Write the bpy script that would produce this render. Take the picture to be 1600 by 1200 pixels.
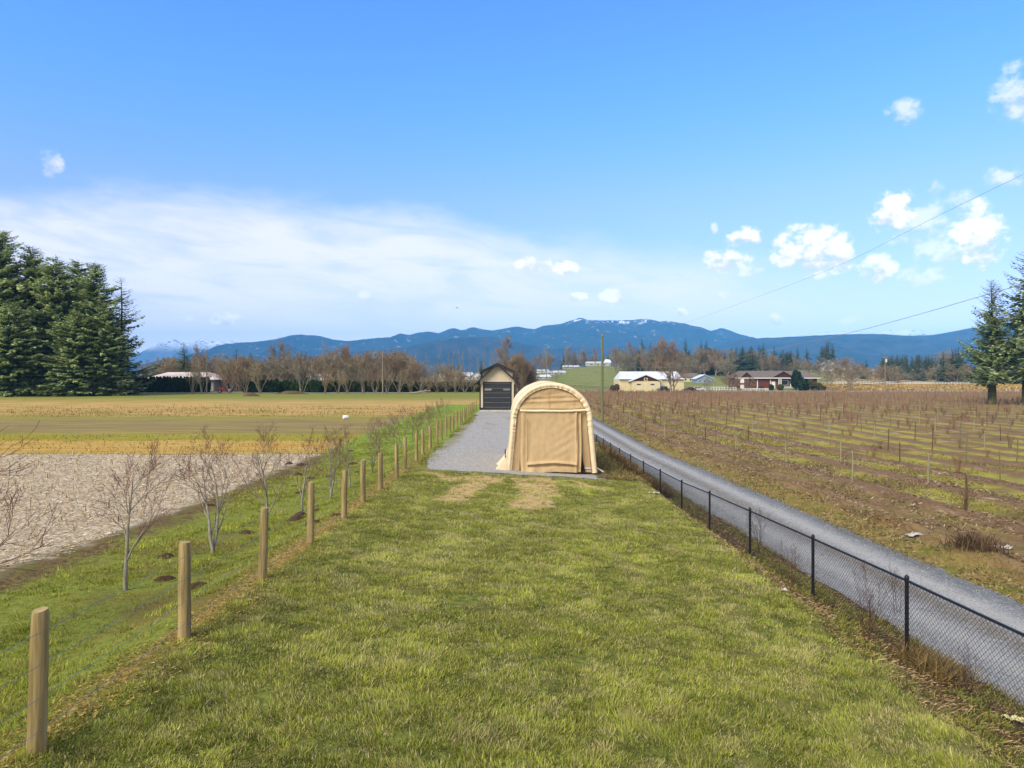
import bpy, math, random
import numpy as np
from mathutils import Vector
R = math.radians
for o in list(bpy.data.objects): bpy.data.objects.remove(o, do_unlink=True)
sc = bpy.context.scene
COL = sc.collection
# ---------------------------------------------------------------- camera
F = 1100.0; HZ = 584.0; CZ = 4.2          # photo focal length in px, horizon row, eye height
cd = bpy.data.cameras.new('camera'); cam = bpy.data.objects.new('camera', cd); COL.objects.link(cam)
cam.location = (0, 0, CZ); cam.rotation_euler = (R(90), 0, 0)
cd.sensor_width = 36; cd.lens = 36 * F / 1600; cd.shift_y = (HZ-600)/1600
cd.clip_start = 0.1; cd.clip_end = 60000
sc.camera = cam
sc.view_settings.view_transform = 'Standard'; sc.view_settings.look = 'None'
sc.view_settings.exposure = 1.25; sc.view_settings.gamma = 1
sc.render.engine = 'CYCLES'
sc.cycles.max_bounces = 6; sc.cycles.diffuse_bounces = 2; sc.cycles.glossy_bounces = 2
sc.cycles.volume_bounces = 1; sc.cycles.transparent_max_bounces = 8; sc.cycles.caustics_reflective = False
sc.cycles.use_denoising = True
sc.render.resolution_x = 1024; sc.render.resolution_y = 768

# ---------------------------------------------------------------- node helper
def lin(c):
    if isinstance(c, str): c = [int(c[i:i+2], 16) for i in (0, 2, 4)]
    return [(v/255/12.92 if v/255 <= 0.04045 else ((v/255+0.055)/1.055)**2.4) for v in c]
class NT:
    def __init__(s, tree): s.t = tree; s.n = tree.nodes; s.l = tree.links
    def new(s, typ, **kw):
        n = s.n.new(typ)
        for k, v in kw.items(): setattr(n, k, v)
        return n
    def put(s, sock, v):
        if v is None: return
        if hasattr(v, 'is_linked') or isinstance(v, bpy.types.NodeSocket): s.l.new(v, sock)
        else:
            if sock.type == 'RGBA' and len(v) == 3: v = (*v, 1)
            sock.default_value = v
    def m(s, op, a, b=None, c=None, clamp=False):
        n = s.new('ShaderNodeMath', operation=op, use_clamp=clamp)
        s.put(n.inputs[0], a); s.put(n.inputs[1], b); s.put(n.inputs[2], c)
        return n.outputs[0]
    def vm(s, op, a, b=None):
        n = s.new('ShaderNodeVectorMath', operation=op)
        s.put(n.inputs[0], a); s.put(n.inputs[1], b)
        return n.outputs['Value'] if op in ('DOT_PRODUCT', 'LENGTH') else n.outputs[0]
    def xyz(s, x, y, z=0.0):
        n = s.new('ShaderNodeCombineXYZ'); s.put(n.inputs[0], x); s.put(n.inputs[1], y); s.put(n.inputs[2], z)
        return n.outputs[0]
    def sep(s, v):
        n = s.new('ShaderNodeSeparateXYZ'); s.put(n.inputs[0], v); return n.outputs
    def noise(s, v, scale, detail=4, rough=0.6, dist=0.0):
        n = s.new('ShaderNodeTexNoise'); s.put(n.inputs['Vector'], v)
        n.inputs['Scale'].default_value = scale; n.inputs['Detail'].default_value = detail
        n.inputs['Roughness'].default_value = rough; n.inputs['Distortion'].default_value = dist
        return n.outputs[0]
    def mix(s, f, a, b):
        n = s.new('ShaderNodeMix', data_type='RGBA'); s.put(n.inputs[0], f); s.put(n.inputs[6], a); s.put(n.inputs[7], b)
        return n.outputs[2]
    def mul(s, a, b):
        n = s.new('ShaderNodeMix', data_type='RGBA', blend_type='MULTIPLY'); n.inputs[0].default_value = 1
        s.put(n.inputs[6], a); s.put(n.inputs[7], b); return n.outputs[2]
    def sm(s, x, a, b, lo=0.0, hi=1.0):          # smoothstep range
        n = s.new('ShaderNodeMapRange', interpolation_type='SMOOTHSTEP'); s.put(n.inputs[0], x)
        n.inputs[1].default_value = a; n.inputs[2].default_value = b
        n.inputs[3].default_value = lo; n.inputs[4].default_value = hi
        return n.outputs[0]
    def band(s, x, a, b, w):                     # 1 between a and b
        return s.m('MULTIPLY', s.sm(x, a-w, a+w), s.sm(x, b-w, b+w, 1, 0))
    def ramp(s, f, stops):
        n = s.new('ShaderNodeValToRGB'); s.put(n.inputs[0], f); e = n.color_ramp.elements
        e[0].position, e[0].color = stops[0][0], (*stops[0][1], 1)
        e[1].position, e[1].color = stops[-1][0], (*stops[-1][1], 1)
        for p, c in stops[1:-1]:
            k = e.new(p); k.color = (*c, 1)
        return n.outputs[0]
    def bump(s, h, strength=0.5, dist=0.02):
        n = s.new('ShaderNodeBump'); s.put(n.inputs['Height'], h)
        n.inputs['Strength'].default_value = strength; n.inputs['Distance'].default_value = dist
        return n.outputs[0]

# ---------------------------------------------------------------- world: Nishita sky with clouds
HAZE = 1.15e-4; COMP = 0.98
SUN_EL, SUN_AZ = 40.0, -140.0        # azimuth from +Y (view direction), negative = left
W = bpy.data.worlds.new('World'); sc.world = W; W.use_nodes = True
w = NT(W.node_tree); w.n.clear()
sky = w.new('ShaderNodeTexSky', sky_type='NISHITA'); sky.sun_disc = False
sky.sun_elevation = R(SUN_EL); sky.sun_rotation = R(SUN_AZ % 360); sky.altitude = 50
sky.air_density = 1.0; sky.dust_density = 0.4; sky.ozone_density = 2.5
dirv = w.new('ShaderNodeTexCoord').outputs['Generated']
dx, dy, dz = w.sep(dirv)[0:3]
az = w.m('ARCTAN2', dx, dy); el = w.m('ARCSINE', dz)
ae = w.xyz(az, el)
def adir(px, py):
    x, z = (px-800)/F, (HZ-py)/F
    return math.atan2(x, 1), math.atan2(z, math.hypot(x, 1))
nA = w.noise(w.vm('MULTIPLY', ae, (1, 1.25, 1)), 40, 8, 0.6)
nB = w.noise(w.vm('MULTIPLY', ae, (1, 1.2, 1)), 9, 3, 0.5)
cums = [(1165,371,36,17,1),(1272,388,66,40,1.15),(1235,395,34,30,1),(1310,398,34,26,1),(1395,332,40,32,.95),(1440,352,60,42,.62),(1525,368,52,46,.95),
        (1500,322,30,24,.5),(1480,395,60,30,.4),(1372,421,38,22,.9),(1435,430,55,17,.62),(1132,407,44,18,.8),(1170,425,28,12,.6),(1585,145,46,40,.62),
        (1412,173,38,18,.55),(1572,275,50,16,.6),(1462,293,16,12,.45),(959,463,25,13,.95),(900,464,22,9,.7),(1212,499,18,10,.85),(1064,487,13,8,.85),
        (835,415,32,15,.7),(882,419,24,13,.7),(78,255,24,20,.5),(352,498,26,12,.7),(620,462,16,10,.6),(572,462,16,8,.45),(1325,500,26,8,.4),(1115,357,9,9,.5),(1125,460,24,8,.35),(295,500,10,6,.5)]
acc = acc2 = None
for px, py, rx, ry, k in cums:
    a0, e0 = adir(px, py)
    a1, e1 = adir(px+rx, py-ry)
    v = w.vm('MULTIPLY', w.vm('SUBTRACT', ae, (a0, e0, 0)), (1/abs(a1-a0), 1/abs(ry/F), 0))
    g = w.m('MULTIPLY_ADD', w.vm('DOT_PRODUCT', v, v), -1.0, 1.0)
    gp = w.m('MAXIMUM', g, 0.0); vy = w.m('MULTIPLY', gp, w.sep(v)[1])
    sg_, sv_ = (gp, vy) if px == 1165 else (w.m('ADD', sg_, gp), w.m('ADD', sv_, vy))
    if k > .68: acc = g if acc is None else w.m('SMOOTH_MAX', acc, g, 0.15)
    else: acc2 = g if acc2 is None else w.m('SMOOTH_MAX', acc2, g, 0.15)
cden = w.m('ADD', acc, w.m('MULTIPLY', w.m('SUBTRACT', nA, 0.5), 4.2))
cmask = w.m('MULTIPLY', w.sm(cden, 0.0, 0.85), w.sm(acc, -0.5, 0.2))
c2 = w.m('ADD', acc2, w.m('MULTIPLY', w.m('SUBTRACT', nA, 0.5), 4.6))
cmask = w.m('MAXIMUM', cmask, w.m('MULTIPLY', w.m('MULTIPLY', w.sm(c2, 0.0, 1.3), w.sm(acc2, -0.6, 0.4)), .62))
# thin layer of stratus: upper edge falls from the left towards the right
top = w.new('ShaderNodeFloatCurve')
pts = [(-800,262),(0,276),(230,284),(420,300),(620,312),(740,345),(900,368),(1120,392),(1300,430),(1600,500)]
azn = w.m('DIVIDE', w.m('ADD', az, 0.9), 1.6, clamp=True); w.put(top.inputs['Value'], azn)
cv = top.mapping.curves[0]
P = [((adir(px, py)[0]+0.9)/1.6, adir(px, py)[1]*2) for px, py in pts]
cv.points[0].location = P[0]; cv.points[1].location = P[-1]
for p in P[1:-1]: cv.points.new(*p)
top.mapping.update()
topel = w.m('MULTIPLY', top.outputs[0], 0.5)
st = w.noise(w.vm('MULTIPLY', w.xyz(az, w.m('SUBTRACT', el, w.m('MULTIPLY', az, -0.1))), (1, 4.5, 1)), 5.5, 7, 0.62, 0.6)
st2 = w.noise(w.vm('MULTIPLY', ae, (1, 2.2, 1)), 7, 5, 0.6)
e_n = w.m('ADD', el, w.m('MULTIPLY', w.m('SUBTRACT', st2, 0.5), 0.10))
smask = w.m('MULTIPLY', w.sm(w.m('SUBTRACT', topel, e_n), -0.012, 0.055), w.sm(w.m('ADD', w.m('MULTIPLY', st, .7), w.m('MULTIPLY', st2, .3)), 0.37, 0.57, 0.50, 1.0))
smask = w.m('MULTIPLY', smask, w.sm(az, 0.15, 0.55, 1.0, 0.3))
smask = w.m('MULTIPLY', smask, w.sm(el, 0.0, 0.10, 0.9, 1.0))
lowl = w.sm(el, 0.0, 0.42)
tint = w.ramp(lowl, [(0.0, (0.64, 0.52, 0.66)), (0.13, (0.63, 0.515, 0.68)), (0.3, (0.62, 0.565, 0.84)), (0.6, (0.64, 0.66, 1.0)), (1.0, (0.47, 0.77, 1.18))])
base = w.mul(sky.outputs[0], tint)
over = w.m('MAXIMUM', w.sm(el, 0.62, 0.95), w.sm(w.m('ABSOLUTE', az), 1.0, 1.5))      # unseen cloud overhead and behind, added to whiten and soften the light
over = w.m('MULTIPLY', over, w.sm(w.noise(w.vm('MULTIPLY', dirv, (1, 1, 1.6)), 2.6, 5, .6), .32, .6, .35, .95))
base = w.mix(over, base, (3.3, 3.1, 3.0))
scol = w.mix(smask, base, (3.85, 3.75, 4.0))
vrel = w.m('DIVIDE', sv_, w.m('MAXIMUM', sg_, 0.05))
shade = w.sm(w.m('ADD', w.m('MULTIPLY', vrel, .55), w.m('MULTIPLY', w.m('SUBTRACT', nA, .5), 3.0)), -0.45, 0.15)
ccol = w.mix(shade, (3.2, 3.1, 3.65), (4.7, 4.4, 4.5))
fin = w.mix(cmask, scol, ccol)
bg = w.new('ShaderNodeBackground'); comp = w.m('EXPONENT', w.m('DIVIDE', 0.074*COMP, w.m('ADD', w.m('MAXIMUM', dz, 0.0), 0.075))); fin = w.mul(fin, w.xyz(comp, comp, comp)); w.put(bg.inputs[0], fin); bg.inputs[1].default_value = 0.1
wo = w.new('ShaderNodeOutputWorld'); w.l.new(bg.outputs[0], wo.inputs[0])
# ---------------------------------------------------------------- sun
ld = bpy.data.lights.new('sun', 'SUN'); ld.energy = 2.3; ld.angle = R(34); ld.color = (1.0, 0.91, 0.76)
sun = bpy.data.objects.new('sun', ld); COL.objects.link(sun)
S = Vector((math.cos(R(SUN_EL))*math.sin(R(SUN_AZ)), math.cos(R(SUN_EL))*math.cos(R(SUN_AZ)), math.sin(R(SUN_EL))))
sun.rotation_euler = S.to_track_quat('Z', 'Y').to_euler(); sun.location = (-20, -30, 60)

# ---------------------------------------------------------------- mesh helpers
rng = np.random.default_rng(7); random.seed(7)
def _mesh(name, V, faces, mats, col=None, smooth=False, fmat=None):
    """V (n,3); faces: list of (m,k) int arrays; col (n,3)"""
    me = bpy.data.meshes.new(name)
    V = np.asarray(V, np.float32)
    faces = [np.asarray(f, np.int32) for f in faces if len(f)]
    nl = sum(f.size for f in faces); nf = sum(len(f) for f in faces)
    me.vertices.add(len(V)); me.vertices.foreach_set('co', V.ravel())
    me.loops.add(nl); me.polygons.add(nf)
    me.loops.foreach_set('vertex_index', np.concatenate([f.ravel() for f in faces]))
    tot = np.concatenate([np.full(len(f), f.shape[1], np.int32) for f in faces])
    st = np.concatenate([[0], np.cumsum(tot)[:-1]]).astype(np.int32)
    me.polygons.foreach_set('loop_start', st)
    if smooth: me.polygons.foreach_set('use_smooth', np.ones(nf, bool))
    for m in (mats if isinstance(mats, (list, tuple)) else [mats]): me.materials.append(m)
    if fmat is not None: me.polygons.foreach_set('material_index', np.asarray(fmat, np.int32))
    if col is not None:
        a = me.color_attributes.new('Col', 'FLOAT_COLOR', 'POINT')
        c = np.ones((len(V), 4), np.float32); c[:, :3] = col; a.data.foreach_set('color', c.ravel())
    me.update(calc_edges=True); me.validate()
    return me
def link(name, me, parent=None, loc=None, rz=0):
    o = bpy.data.objects.new(name, me); COL.objects.link(o)
    if parent: o.parent = parent
    if loc is not None: o.location = loc
    if rz: o.rotation_euler = (0, 0, rz)
    return o
def tag(o, label=None, cat=None, group=None, kind=None):
    if label: o['label'] = label
    if cat: o['category'] = cat
    if group: o['group'] = group
    if kind: o['kind'] = kind
    return o
def thing(name, label, cat, loc=(0, 0, 0), rz=0, group=None):
    o = bpy.data.objects.new(name, None); COL.objects.link(o); o.location = loc; o.rotation_euler = (0, 0, rz)
    o.empty_display_size = 0.2
    return tag(o, label, cat, group)
def dup(root, loc, rz=0, scale=None, label=None, group=None):
    r = root.copy(); COL.objects.link(r); r.location = loc; r.rotation_euler = (0, 0, rz)
    if scale is not None: r.scale = scale if hasattr(scale, '__len__') else (scale,)*3
    if label: r['label'] = label
    if group: r['group'] = group
    for ch in list(root.children):
        c = ch.copy(); COL.objects.link(c); c.parent = r
        for g in list(ch.children):
            d = g.copy(); COL.objects.link(d); d.parent = c
    return r
class MB:
    """collects boxes, bars, prisms into one mesh"""
    def __init__(s): s.v = []; s.f = []; s.m = []
    def poly(s, pts, m=0):
        i = len(s.v); s.v += [tuple(p) for p in pts]; s.f.append(tuple(range(i, i+len(pts)))); s.m.append(m); return s
    def box(s, a, b, m=0):
        x0, y0, z0 = [min(p, q) for p, q in zip(a, b)]; x1, y1, z1 = [max(p, q) for p, q in zip(a, b)]
        i = len(s.v)
        s.v += [(x0,y0,z0),(x1,y0,z0),(x1,y1,z0),(x0,y1,z0),(x0,y0,z1),(x1,y0,z1),(x1,y1,z1),(x0,y1,z1)]
        for q in ((3,2,1,0),(4,5,6,7),(0,1,5,4),(1,2,6,5),(2,3,7,6),(3,0,4,7)): s.f.append(tuple(i+k for k in q)); s.m.append(m)
        return s
    def prism(s, prof, y0, y1, m=0, axis='y'):
        """profile (x,z) extruded along y, or (y,z) along x"""
        i = len(s.v); n = len(prof)
        mk = (lambda p, t: (p[0], t, p[1])) if axis == 'y' else (lambda p, t: (t, p[0], p[1]))
        if axis == 'z': mk = lambda p, t: (p[0], p[1], t)
        s.v += [mk(p, y0) for p in prof] + [mk(p, y1) for p in prof]
        for k in range(n): s.f.append((i+k, i+(k+1) % n, i+n+(k+1) % n, i+n+k)); s.m.append(m)
        s.f.append(tuple(i+k for k in range(n))[::-1]); s.f.append(tuple(i+n+k for k in range(n))); s.m += [m, m]
        return s
    def tube(s, pts, r, k=8, m=0, cap=True):
        rs = r if hasattr(r, '__len__') else [r]*len(pts)
        i = len(s.v); P = [Vector(p) for p in pts]
        for j, p in enumerate(P):
            d = (P[min(j+1, len(P)-1)] - P[max(j-1, 0)]).normalized()
            u = d.cross(Vector((0, 0, 1)) if abs(d.z) < .9 else Vector((1, 0, 0))).normalized(); v = d.cross(u)
            for a in range(k):
                t = 2*math.pi*a/k; s.v.append(tuple(p + (u*math.cos(t)+v*math.sin(t))*rs[j]))
        for j in range(len(P)-1):
            for a in range(k):
                s.f.append((i+j*k+a, i+j*k+(a+1) % k, i+(j+1)*k+(a+1) % k, i+(j+1)*k+a)); s.m.append(m)
        if cap:
            s.f.append(tuple(i+a for a in range(k))[::-1]); s.f.append(tuple(i+(len(P)-1)*k+a for a in range(k))); s.m += [m, m]
        return s
    def mesh(s, name, mats, smooth=False):
        me = bpy.data.meshes.new(name); me.from_pydata(s.v, [], s.f)
        for m in (mats if isinstance(mats, (list, tuple)) else [mats]): me.materials.append(m)
        me.polygons.foreach_set('material_index', s.m)
        if smooth:
            me.polygons.foreach_set('use_smooth', [True]*len(s.f))
            me.set_sharp_from_angle(angle=R(40))
        me.update(); return me
    def build(s, name, mats, parent=None, loc=None, rz=0, smooth=False):
        return link(name, s.mesh(name, mats, smooth), parent, loc, rz)
def grid_faces(nx, ny):
    i = np.arange(nx-1)[None, :] + np.arange(ny-1)[:, None]*nx
    i = i.ravel(); return np.stack([i, i+1, i+1+nx, i+nx], 1)
def tubes_np(seg, k=4):
    """seg (n,8): p0,p1,r0,r1 -> V, quads"""
    seg = np.asarray(seg, float); p0, p1, r0, r1 = seg[:, :3], seg[:, 3:6], seg[:, 6], seg[:, 7]
    d = p1-p0; L = np.linalg.norm(d, axis=1, keepdims=True); d = d/np.maximum(L, 1e-6)
    ref = np.where(np.abs(d[:, 2:3]) < .9, [[0, 0, 1.]], [[1., 0, 0]])
    u = np.cross(d, ref); u /= np.linalg.norm(u, axis=1, keepdims=True); v = np.cross(d, u)
    t = np.arange(k)*2*np.pi/k
    ring = u[:, None]*np.cos(t)[None, :, None] + v[:, None]*np.sin(t)[None, :, None]
    V = np.concatenate([p0[:, None]+ring*r0[:, None, None], p1[:, None]+ring*r1[:, None, None]], 1).reshape(-1, 3)
    b = (np.arange(len(seg))*2*k)[:, None]; a = np.arange(k)[None, :]
    Fq = np.stack([b+a, b+(a+1) % k, b+k+(a+1) % k, b+k+a], 2).reshape(-1, 4)
    return V, Fq
# value noise
_perm = rng.random((256, 256))
def vnoise(x, y):
    xi, yi = np.floor(x).astype(int), np.floor(y).astype(int); fx, fy = x-xi, y-yi
    fx, fy = fx*fx*(3-2*fx), fy*fy*(3-2*fy); g = lambda a, b: _perm[a % 256, b % 256]
    return (g(xi, yi)*(1-fx)+g(xi+1, yi)*fx)*(1-fy) + (g(xi, yi+1)*(1-fx)+g(xi+1, yi+1)*fx)*fy
def fbm(x, y, o=4, gain=.5):
    x = np.asarray(x, float); y = np.asarray(y, float); s = 0; a = 1; t = 0
    for i in range(o): s = s + a*vnoise(x*2**i+17.3*i, y*2**i+9.1*i); t += a; a *= gain
    return s/t
def sstep(a, b, x):
    t = np.clip((x-a)/(b-a), 0, 1); return t*t*(3-2*t)

# ---------------------------------------------------------------- terrain height
def H0(x, y):
    x, y = np.broadcast_arrays(np.asarray(x, float), np.asarray(y, float))
    I = lambda ks, vs: np.interp(y, ks, vs)
    Dl = I([-60, 0, 6, 25, 80, 160, 260], [3.0, 3.1, 3.27, 3.68, 4.25, 4.55, 4.6])
    Do = I([-60, 0, 11, 20, 28, 80, 160, 260], [3.6, 3.66, 3.87, 4.15, 4.25, 4.33, 4.55, 4.6])
    Dr = I([-60, 0, 7.5, 25, 28, 80, 130], [3.95, 4.0, 4.05, 4.2, 4.24, 4.25, 5.6])
    Df = I([-60, 0, 11, 20, 25, 36, 56, 90, 130], [3.8, 3.95, 4.36, 4.75, 5.05, 5.37, 5.7, 5.9, 6.0])
    Dd = I([-60, 0, 10.6, 17, 28, 39, 54, 90], [4.5, 4.62, 4.88, 5.05, 5.25, 5.5, 5.85, 6.0])
    Dd = np.where(y > 90, 6.0, Dd)
    D = np.where(x < -6.3, Do, 0.0)
    def seg(xa, xb, A, B, D):
        t = np.clip((x-xa)/(xb-xa), 0, 1); t = t*t*(3-2*t) if xb-xa < 3 else t
        return np.where((x >= xa) & (x < xb), A+(B-A)*t, D)
    D = seg(-6.3, -4.15, Do, Dl, D); D = seg(-4.15, 5.0, Dl, Dr, D); D = seg(5.0, 6.05, Dr, Df, D); D = seg(6.05, 7.4, Df, Dd, D)
    D = np.where(x >= 7.4, Dd, D)
    D = D - sstep(236, 258, y)*sstep(40, 75, x)*0.95
    z = CZ - D
    az = 800 + F*x/np.maximum(y, 1)
    A = np.interp(az, [0, 700, 790, 860, 930, 1000, 1100, 1200, 1300, 1380, 1600, 2400], [.6, 1.2, 4, 8.5, 12.5, 11, 9.5, 9, 8.5, 4.5, 3.5, 3])
    z = z + sstep(262, 640, y)*A
    z = z + (fbm(x*.05, y*.05, 3)-.5)*0.5*sstep(100, 300, y)
    # small relief near by
    n = (fbm(x*1.3, y*1.3, 3)-.5)
    lawn = sstep(-4.1, -3.6, x)*sstep(5.6, 5.0, x)*sstep(27.6, 26.8, y)
    z = z + n*0.12*lawn + (fbm(x*3.4, y*3.4, 2)-.5)*0.075*lawn*sstep(30, 12, y)
    orch = sstep(-4.1, -4.6, x)*sstep(-10.5, -9.5, x)*sstep(95, 80, y)
    z = z + n*0.10*orch
    stub = sstep(-9.5, -10.5, x)*sstep(70, 40, y); z = z + n*0.07*stub
    # crop rows on the right
    rows = sstep(11.8, 13.2, x)*sstep(75, 55, x)*sstep(232, 220, y)
    ph = (x-16.7)/3.6; ph = ph-np.round(ph)
    z = z + rows*(0.16*np.exp(-(ph/.16)**2) + n*0.16)
    bank = sstep(11, 11.8, x)*sstep(14.5, 12.5, x)*sstep(240, 200, y); z = z + bank*(n*.22+.05)
    return z
gx = np.unique(np.round(np.concatenate([-np.geomspace(14, 8500, 60), np.arange(-14, 14, .25), np.arange(14, 60, .45), np.geomspace(60, 8500, 70)]), 3))
gy = np.unique(np.round(np.concatenate([[-250, -120, -60, -30, -12], np.arange(-6, 32, .25), np.arange(32, 60, .6), np.geomspace(60, 330, 90), np.geomspace(335, 10400, 60)]), 3))
GX, GY = np.meshgrid(gx, gy); GZ = H0(GX, GY)
def H(x, y):
    x = np.clip(np.asarray(x, float), gx[0], gx[-1]-1e-3); y = np.clip(np.asarray(y, float), gy[0], gy[-1]-1e-3)
    i = np.clip(np.searchsorted(gx, x, 'right')-1, 0, len(gx)-2); j = np.clip(np.searchsorted(gy, y, 'right')-1, 0, len(gy)-2)
    fx = (x-gx[i])/(gx[i+1]-gx[i]); fy = (y-gy[j])/(gy[j+1]-gy[j])
    return (GZ[j, i]*(1-fx)+GZ[j, i+1]*fx)*(1-fy)+(GZ[j+1, i]*(1-fx)+GZ[j+1, i+1]*fx)*fy
def at(px, d): return (px-800)/F*d
def zt(py, d): return CZ+(HZ-py)/F*d
def base(px, d, sink=0.0): x = at(px, d); return (x, d, float(H(x, d))-sink)

# ---------------------------------------------------------------- materials
def pmat(name):
    m = bpy.data.materials.new(name); m.use_nodes = True; t = NT(m.node_tree); b = m.node_tree.nodes['Principled BSDF']
    b.inputs['Specular IOR Level'].default_value = 0.25
    return m, t, b
def pos(t): return t.new('ShaderNodeNewGeometry').outputs['Position']
def simple(name, c1, c2=None, scale=3.0, rough=0.8, metal=0.0, bump=0.0, detail=4, stretch=None, spec=0.25):
    m, t, b = pmat(name); c1 = lin(c1); c2 = lin(c2) if c2 else [v*.75 for v in c1]
    v = t.new('ShaderNodeTexCoord').outputs['Object']
    if stretch: v = t.vm('MULTIPLY', v, stretch)
    n = t.noise(v, scale, detail); t.put(b.inputs['Base Color'], t.mix(t.sm(n, .35, .65), c1, c2))
    b.inputs['Roughness'].default_value = rough; b.inputs['Metallic'].default_value = metal; b.inputs['Specular IOR Level'].default_value = spec
    if bump: t.put(b.inputs['Normal'], t.bump(n, bump, .01))
    return m
def colmat(name, rough=.85, transl=0.0):
    m, t, b = pmat(name)
    a = t.new('ShaderNodeAttribute', attribute_name='Col').outputs['Color']
    t.put(b.inputs['Base Color'], a); b.inputs['Roughness'].default_value = rough; b.inputs['Specular IOR Level'].default_value = 0.15
    if transl:
        tr = t.new('ShaderNodeBsdfTranslucent'); t.put(tr.inputs[0], a); mx = t.new('ShaderNodeMixShader'); mx.inputs[0].default_value = transl
        t.l.new(b.outputs[0], mx.inputs[1]); t.l.new(tr.outputs[0], mx.inputs[2]); t.l.new(mx.outputs[0], t.n['Material Output'].inputs[0])
    return m
# ================================================================ GROUND
def ground_material():
    m, t, b = pmat('ground_mat'); p = pos(t); x, y, z = t.sep(p)[0:3]
    n1 = t.noise(p, 9, 5, .65); n2 = t.noise(p, 1.6, 4, .6); n3 = t.noise(p, .22, 4, .55)
    nf = t.noise(p, 45, 3, .7)
    ax = t.noise(t.vm('MULTIPLY', p, (.12, 1.3, 1)), 1.0, 6, .66)      # streaks along x (left field)
    axf = t.noise(t.vm('MULTIPLY', p, (.5, 4.5, 1)), 1.0, 5, .7)
    ay = t.noise(t.vm('MULTIPLY', p, (1.6, .22, 1)), 1.0, 6, .66)      # streaks along y (right field)
    ay2 = t.noise(t.vm('MULTIPLY', p, (4.5, .9, 1)), 1.0, 5, .7)
    c = lambda n: t.m('SUBTRACT', n, .5)
    L = lambda h: lin(h)
    yw = t.m('ADD', y, t.m('MULTIPLY', c(n3), t.m('MULTIPLY', y, .10)))
    yw = t.m('ADD', yw, t.m('MULTIPLY', c(ax), t.m('MULTIPLY', y, .06)))
    # ---- left field bands
    moss = t.mix(t.sm(ax, .38, .62), L('7a7834'), L('948a42')); moss = t.mix(t.sm(axf, .5, .7), moss, L('8c8049'))
    soil = t.mix(t.sm(ax, .35, .62), L('75604a'), L('8d775e')); soil = t.mix(t.sm(axf, .55, .75), soil, L('7c6a48'))
    orange = t.mix(t.sm(ax, .35, .65), L('b08c40'), L('bb9d5c')); orange = t.mix(t.sm(axf, .48, .7), orange, L('7c7536'))
    ygreen = t.mix(t.sm(ax, .35, .65), L('83812c'), L('9a8c36'))
    fg = t.mix(t.sm(ax, .38, .62), L('6d7532'), L('80803c'))
    C = t.mix(t.sm(yw, 100, 138), t.mix(t.sm(yw, 70, 76), moss, t.mix(t.sm(ax, .38, .56), moss, L('b99660'))), fg)
    C = t.mix(t.m('MULTIPLY', t.band(yw, 51, 67, 3.0), t.sm(ax, .3, .6, .9, .45)), C, t.mix(t.sm(ax, .56, .66), soil, moss))
    C = t.mix(t.band(yw, 45, 50, 1.0), C, ygreen)
    C = t.mix(t.band(yw, 37.6, 45, .5), C, orange)
    straw = t.mix(t.sm(n1, .38, .6), L('9c8d72'), L('bfb29a')); straw = t.mix(t.sm(nf, .45, .62), straw, L('cfc4ae'))
    straw = t.mix(t.sm(n2, .52, .72), straw, t.mix(nf, L('7f7058'), L('a5967c')))
    stub = t.sm(t.m('ADD', y, t.m('MULTIPLY', c(n3), 1.0)), 36.9, 37.5, 1, 0)
    C = t.mix(stub, C, straw)
    # ---- orchard strip
    xw = t.m('ADD', x, t.m('MULTIPLY', c(n2), 1.6)); xw = t.m('ADD', xw, t.m('MULTIPLY', c(n3), 1.2)); xw = t.m('ADD', xw, t.m('MULTIPLY', c(n1), 1.2))
    grass = t.mix(t.sm(n1, .38, .62), L('66702c'), L('838a3a')); grass = t.mix(t.sm(n2, .5, .68), grass, L('7f7d38'))
    grass = t.mix(t.sm(n3, .53, .68), grass, L('6f6136')); grass = t.mix(t.m('MULTIPLY', t.sm(n1, .56, .68), .5), grass, L('5a4a30'))
    farg = t.mix(t.sm(n2, .35, .65), L('667c2a'), L('7f9632'))
    grass = t.mix(t.sm(y, 30, 42), grass, farg)
    browns = t.mix(t.sm(n1, .38, .62), L('54452f'), L('76673f')); browns = t.mix(t.sm(n2, .5, .7), browns, L('666a34'))
    orch_y = t.sm(t.m('ADD', y, t.m('MULTIPLY', c(n2), 8)), 96, 102, 1, 0)
    near = t.sm(y, 30, 45, 1, 0)
    C = t.mix(t.m('MULTIPLY', t.m('MULTIPLY', t.sm(xw, -10.7, -9.9), t.sm(x, -3, 0, 1, 0)), orch_y), C, t.mix(near, grass, browns))
    xg = t.m('ADD', xw, t.m('MULTIPLY', t.sm(y, 4, 12, 1, 0), -1.5))
    C = t.mix(t.m('MULTIPLY', t.m('MULTIPLY', t.sm(xg, -9.6, -8.7), t.sm(x, -3, 0, 1, 0)), orch_y), C, grass)
    # ---- bare strip at the wire fence, and the lawn
    bare = t.mix(t.sm(n1, .4, .6), L('8d7540'), L('a48d50')); bare = t.mix(t.sm(n2, .45, .65), bare, L('77763a')); bare = t.mix(t.sm(n1, .58, .66), bare, L('4f3f2a'))
    xb = t.m('ADD', x, t.m('MULTIPLY', c(n1), .35)); xb = t.m('ADD', xb, t.m('MULTIPLY', c(n2), .5))
    C = t.mix(t.m('MULTIPLY', t.sm(xb, -4.55, -4.35), t.m('MULTIPLY', t.sm(x, 5, 5.5, 1, 0), t.sm(y, 27, 29.5, 1, .0))), C, bare)
    lawn = t.mix(t.sm(n1, .35, .6), L('535a28'), L('777d36')); lawn = t.mix(t.sm(n2, .5, .65), lawn, L('6f6a3a'))
    worn = t.mix(t.sm(n1, .35, .65), L('a38a5e'), L('c2a878'))
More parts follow.
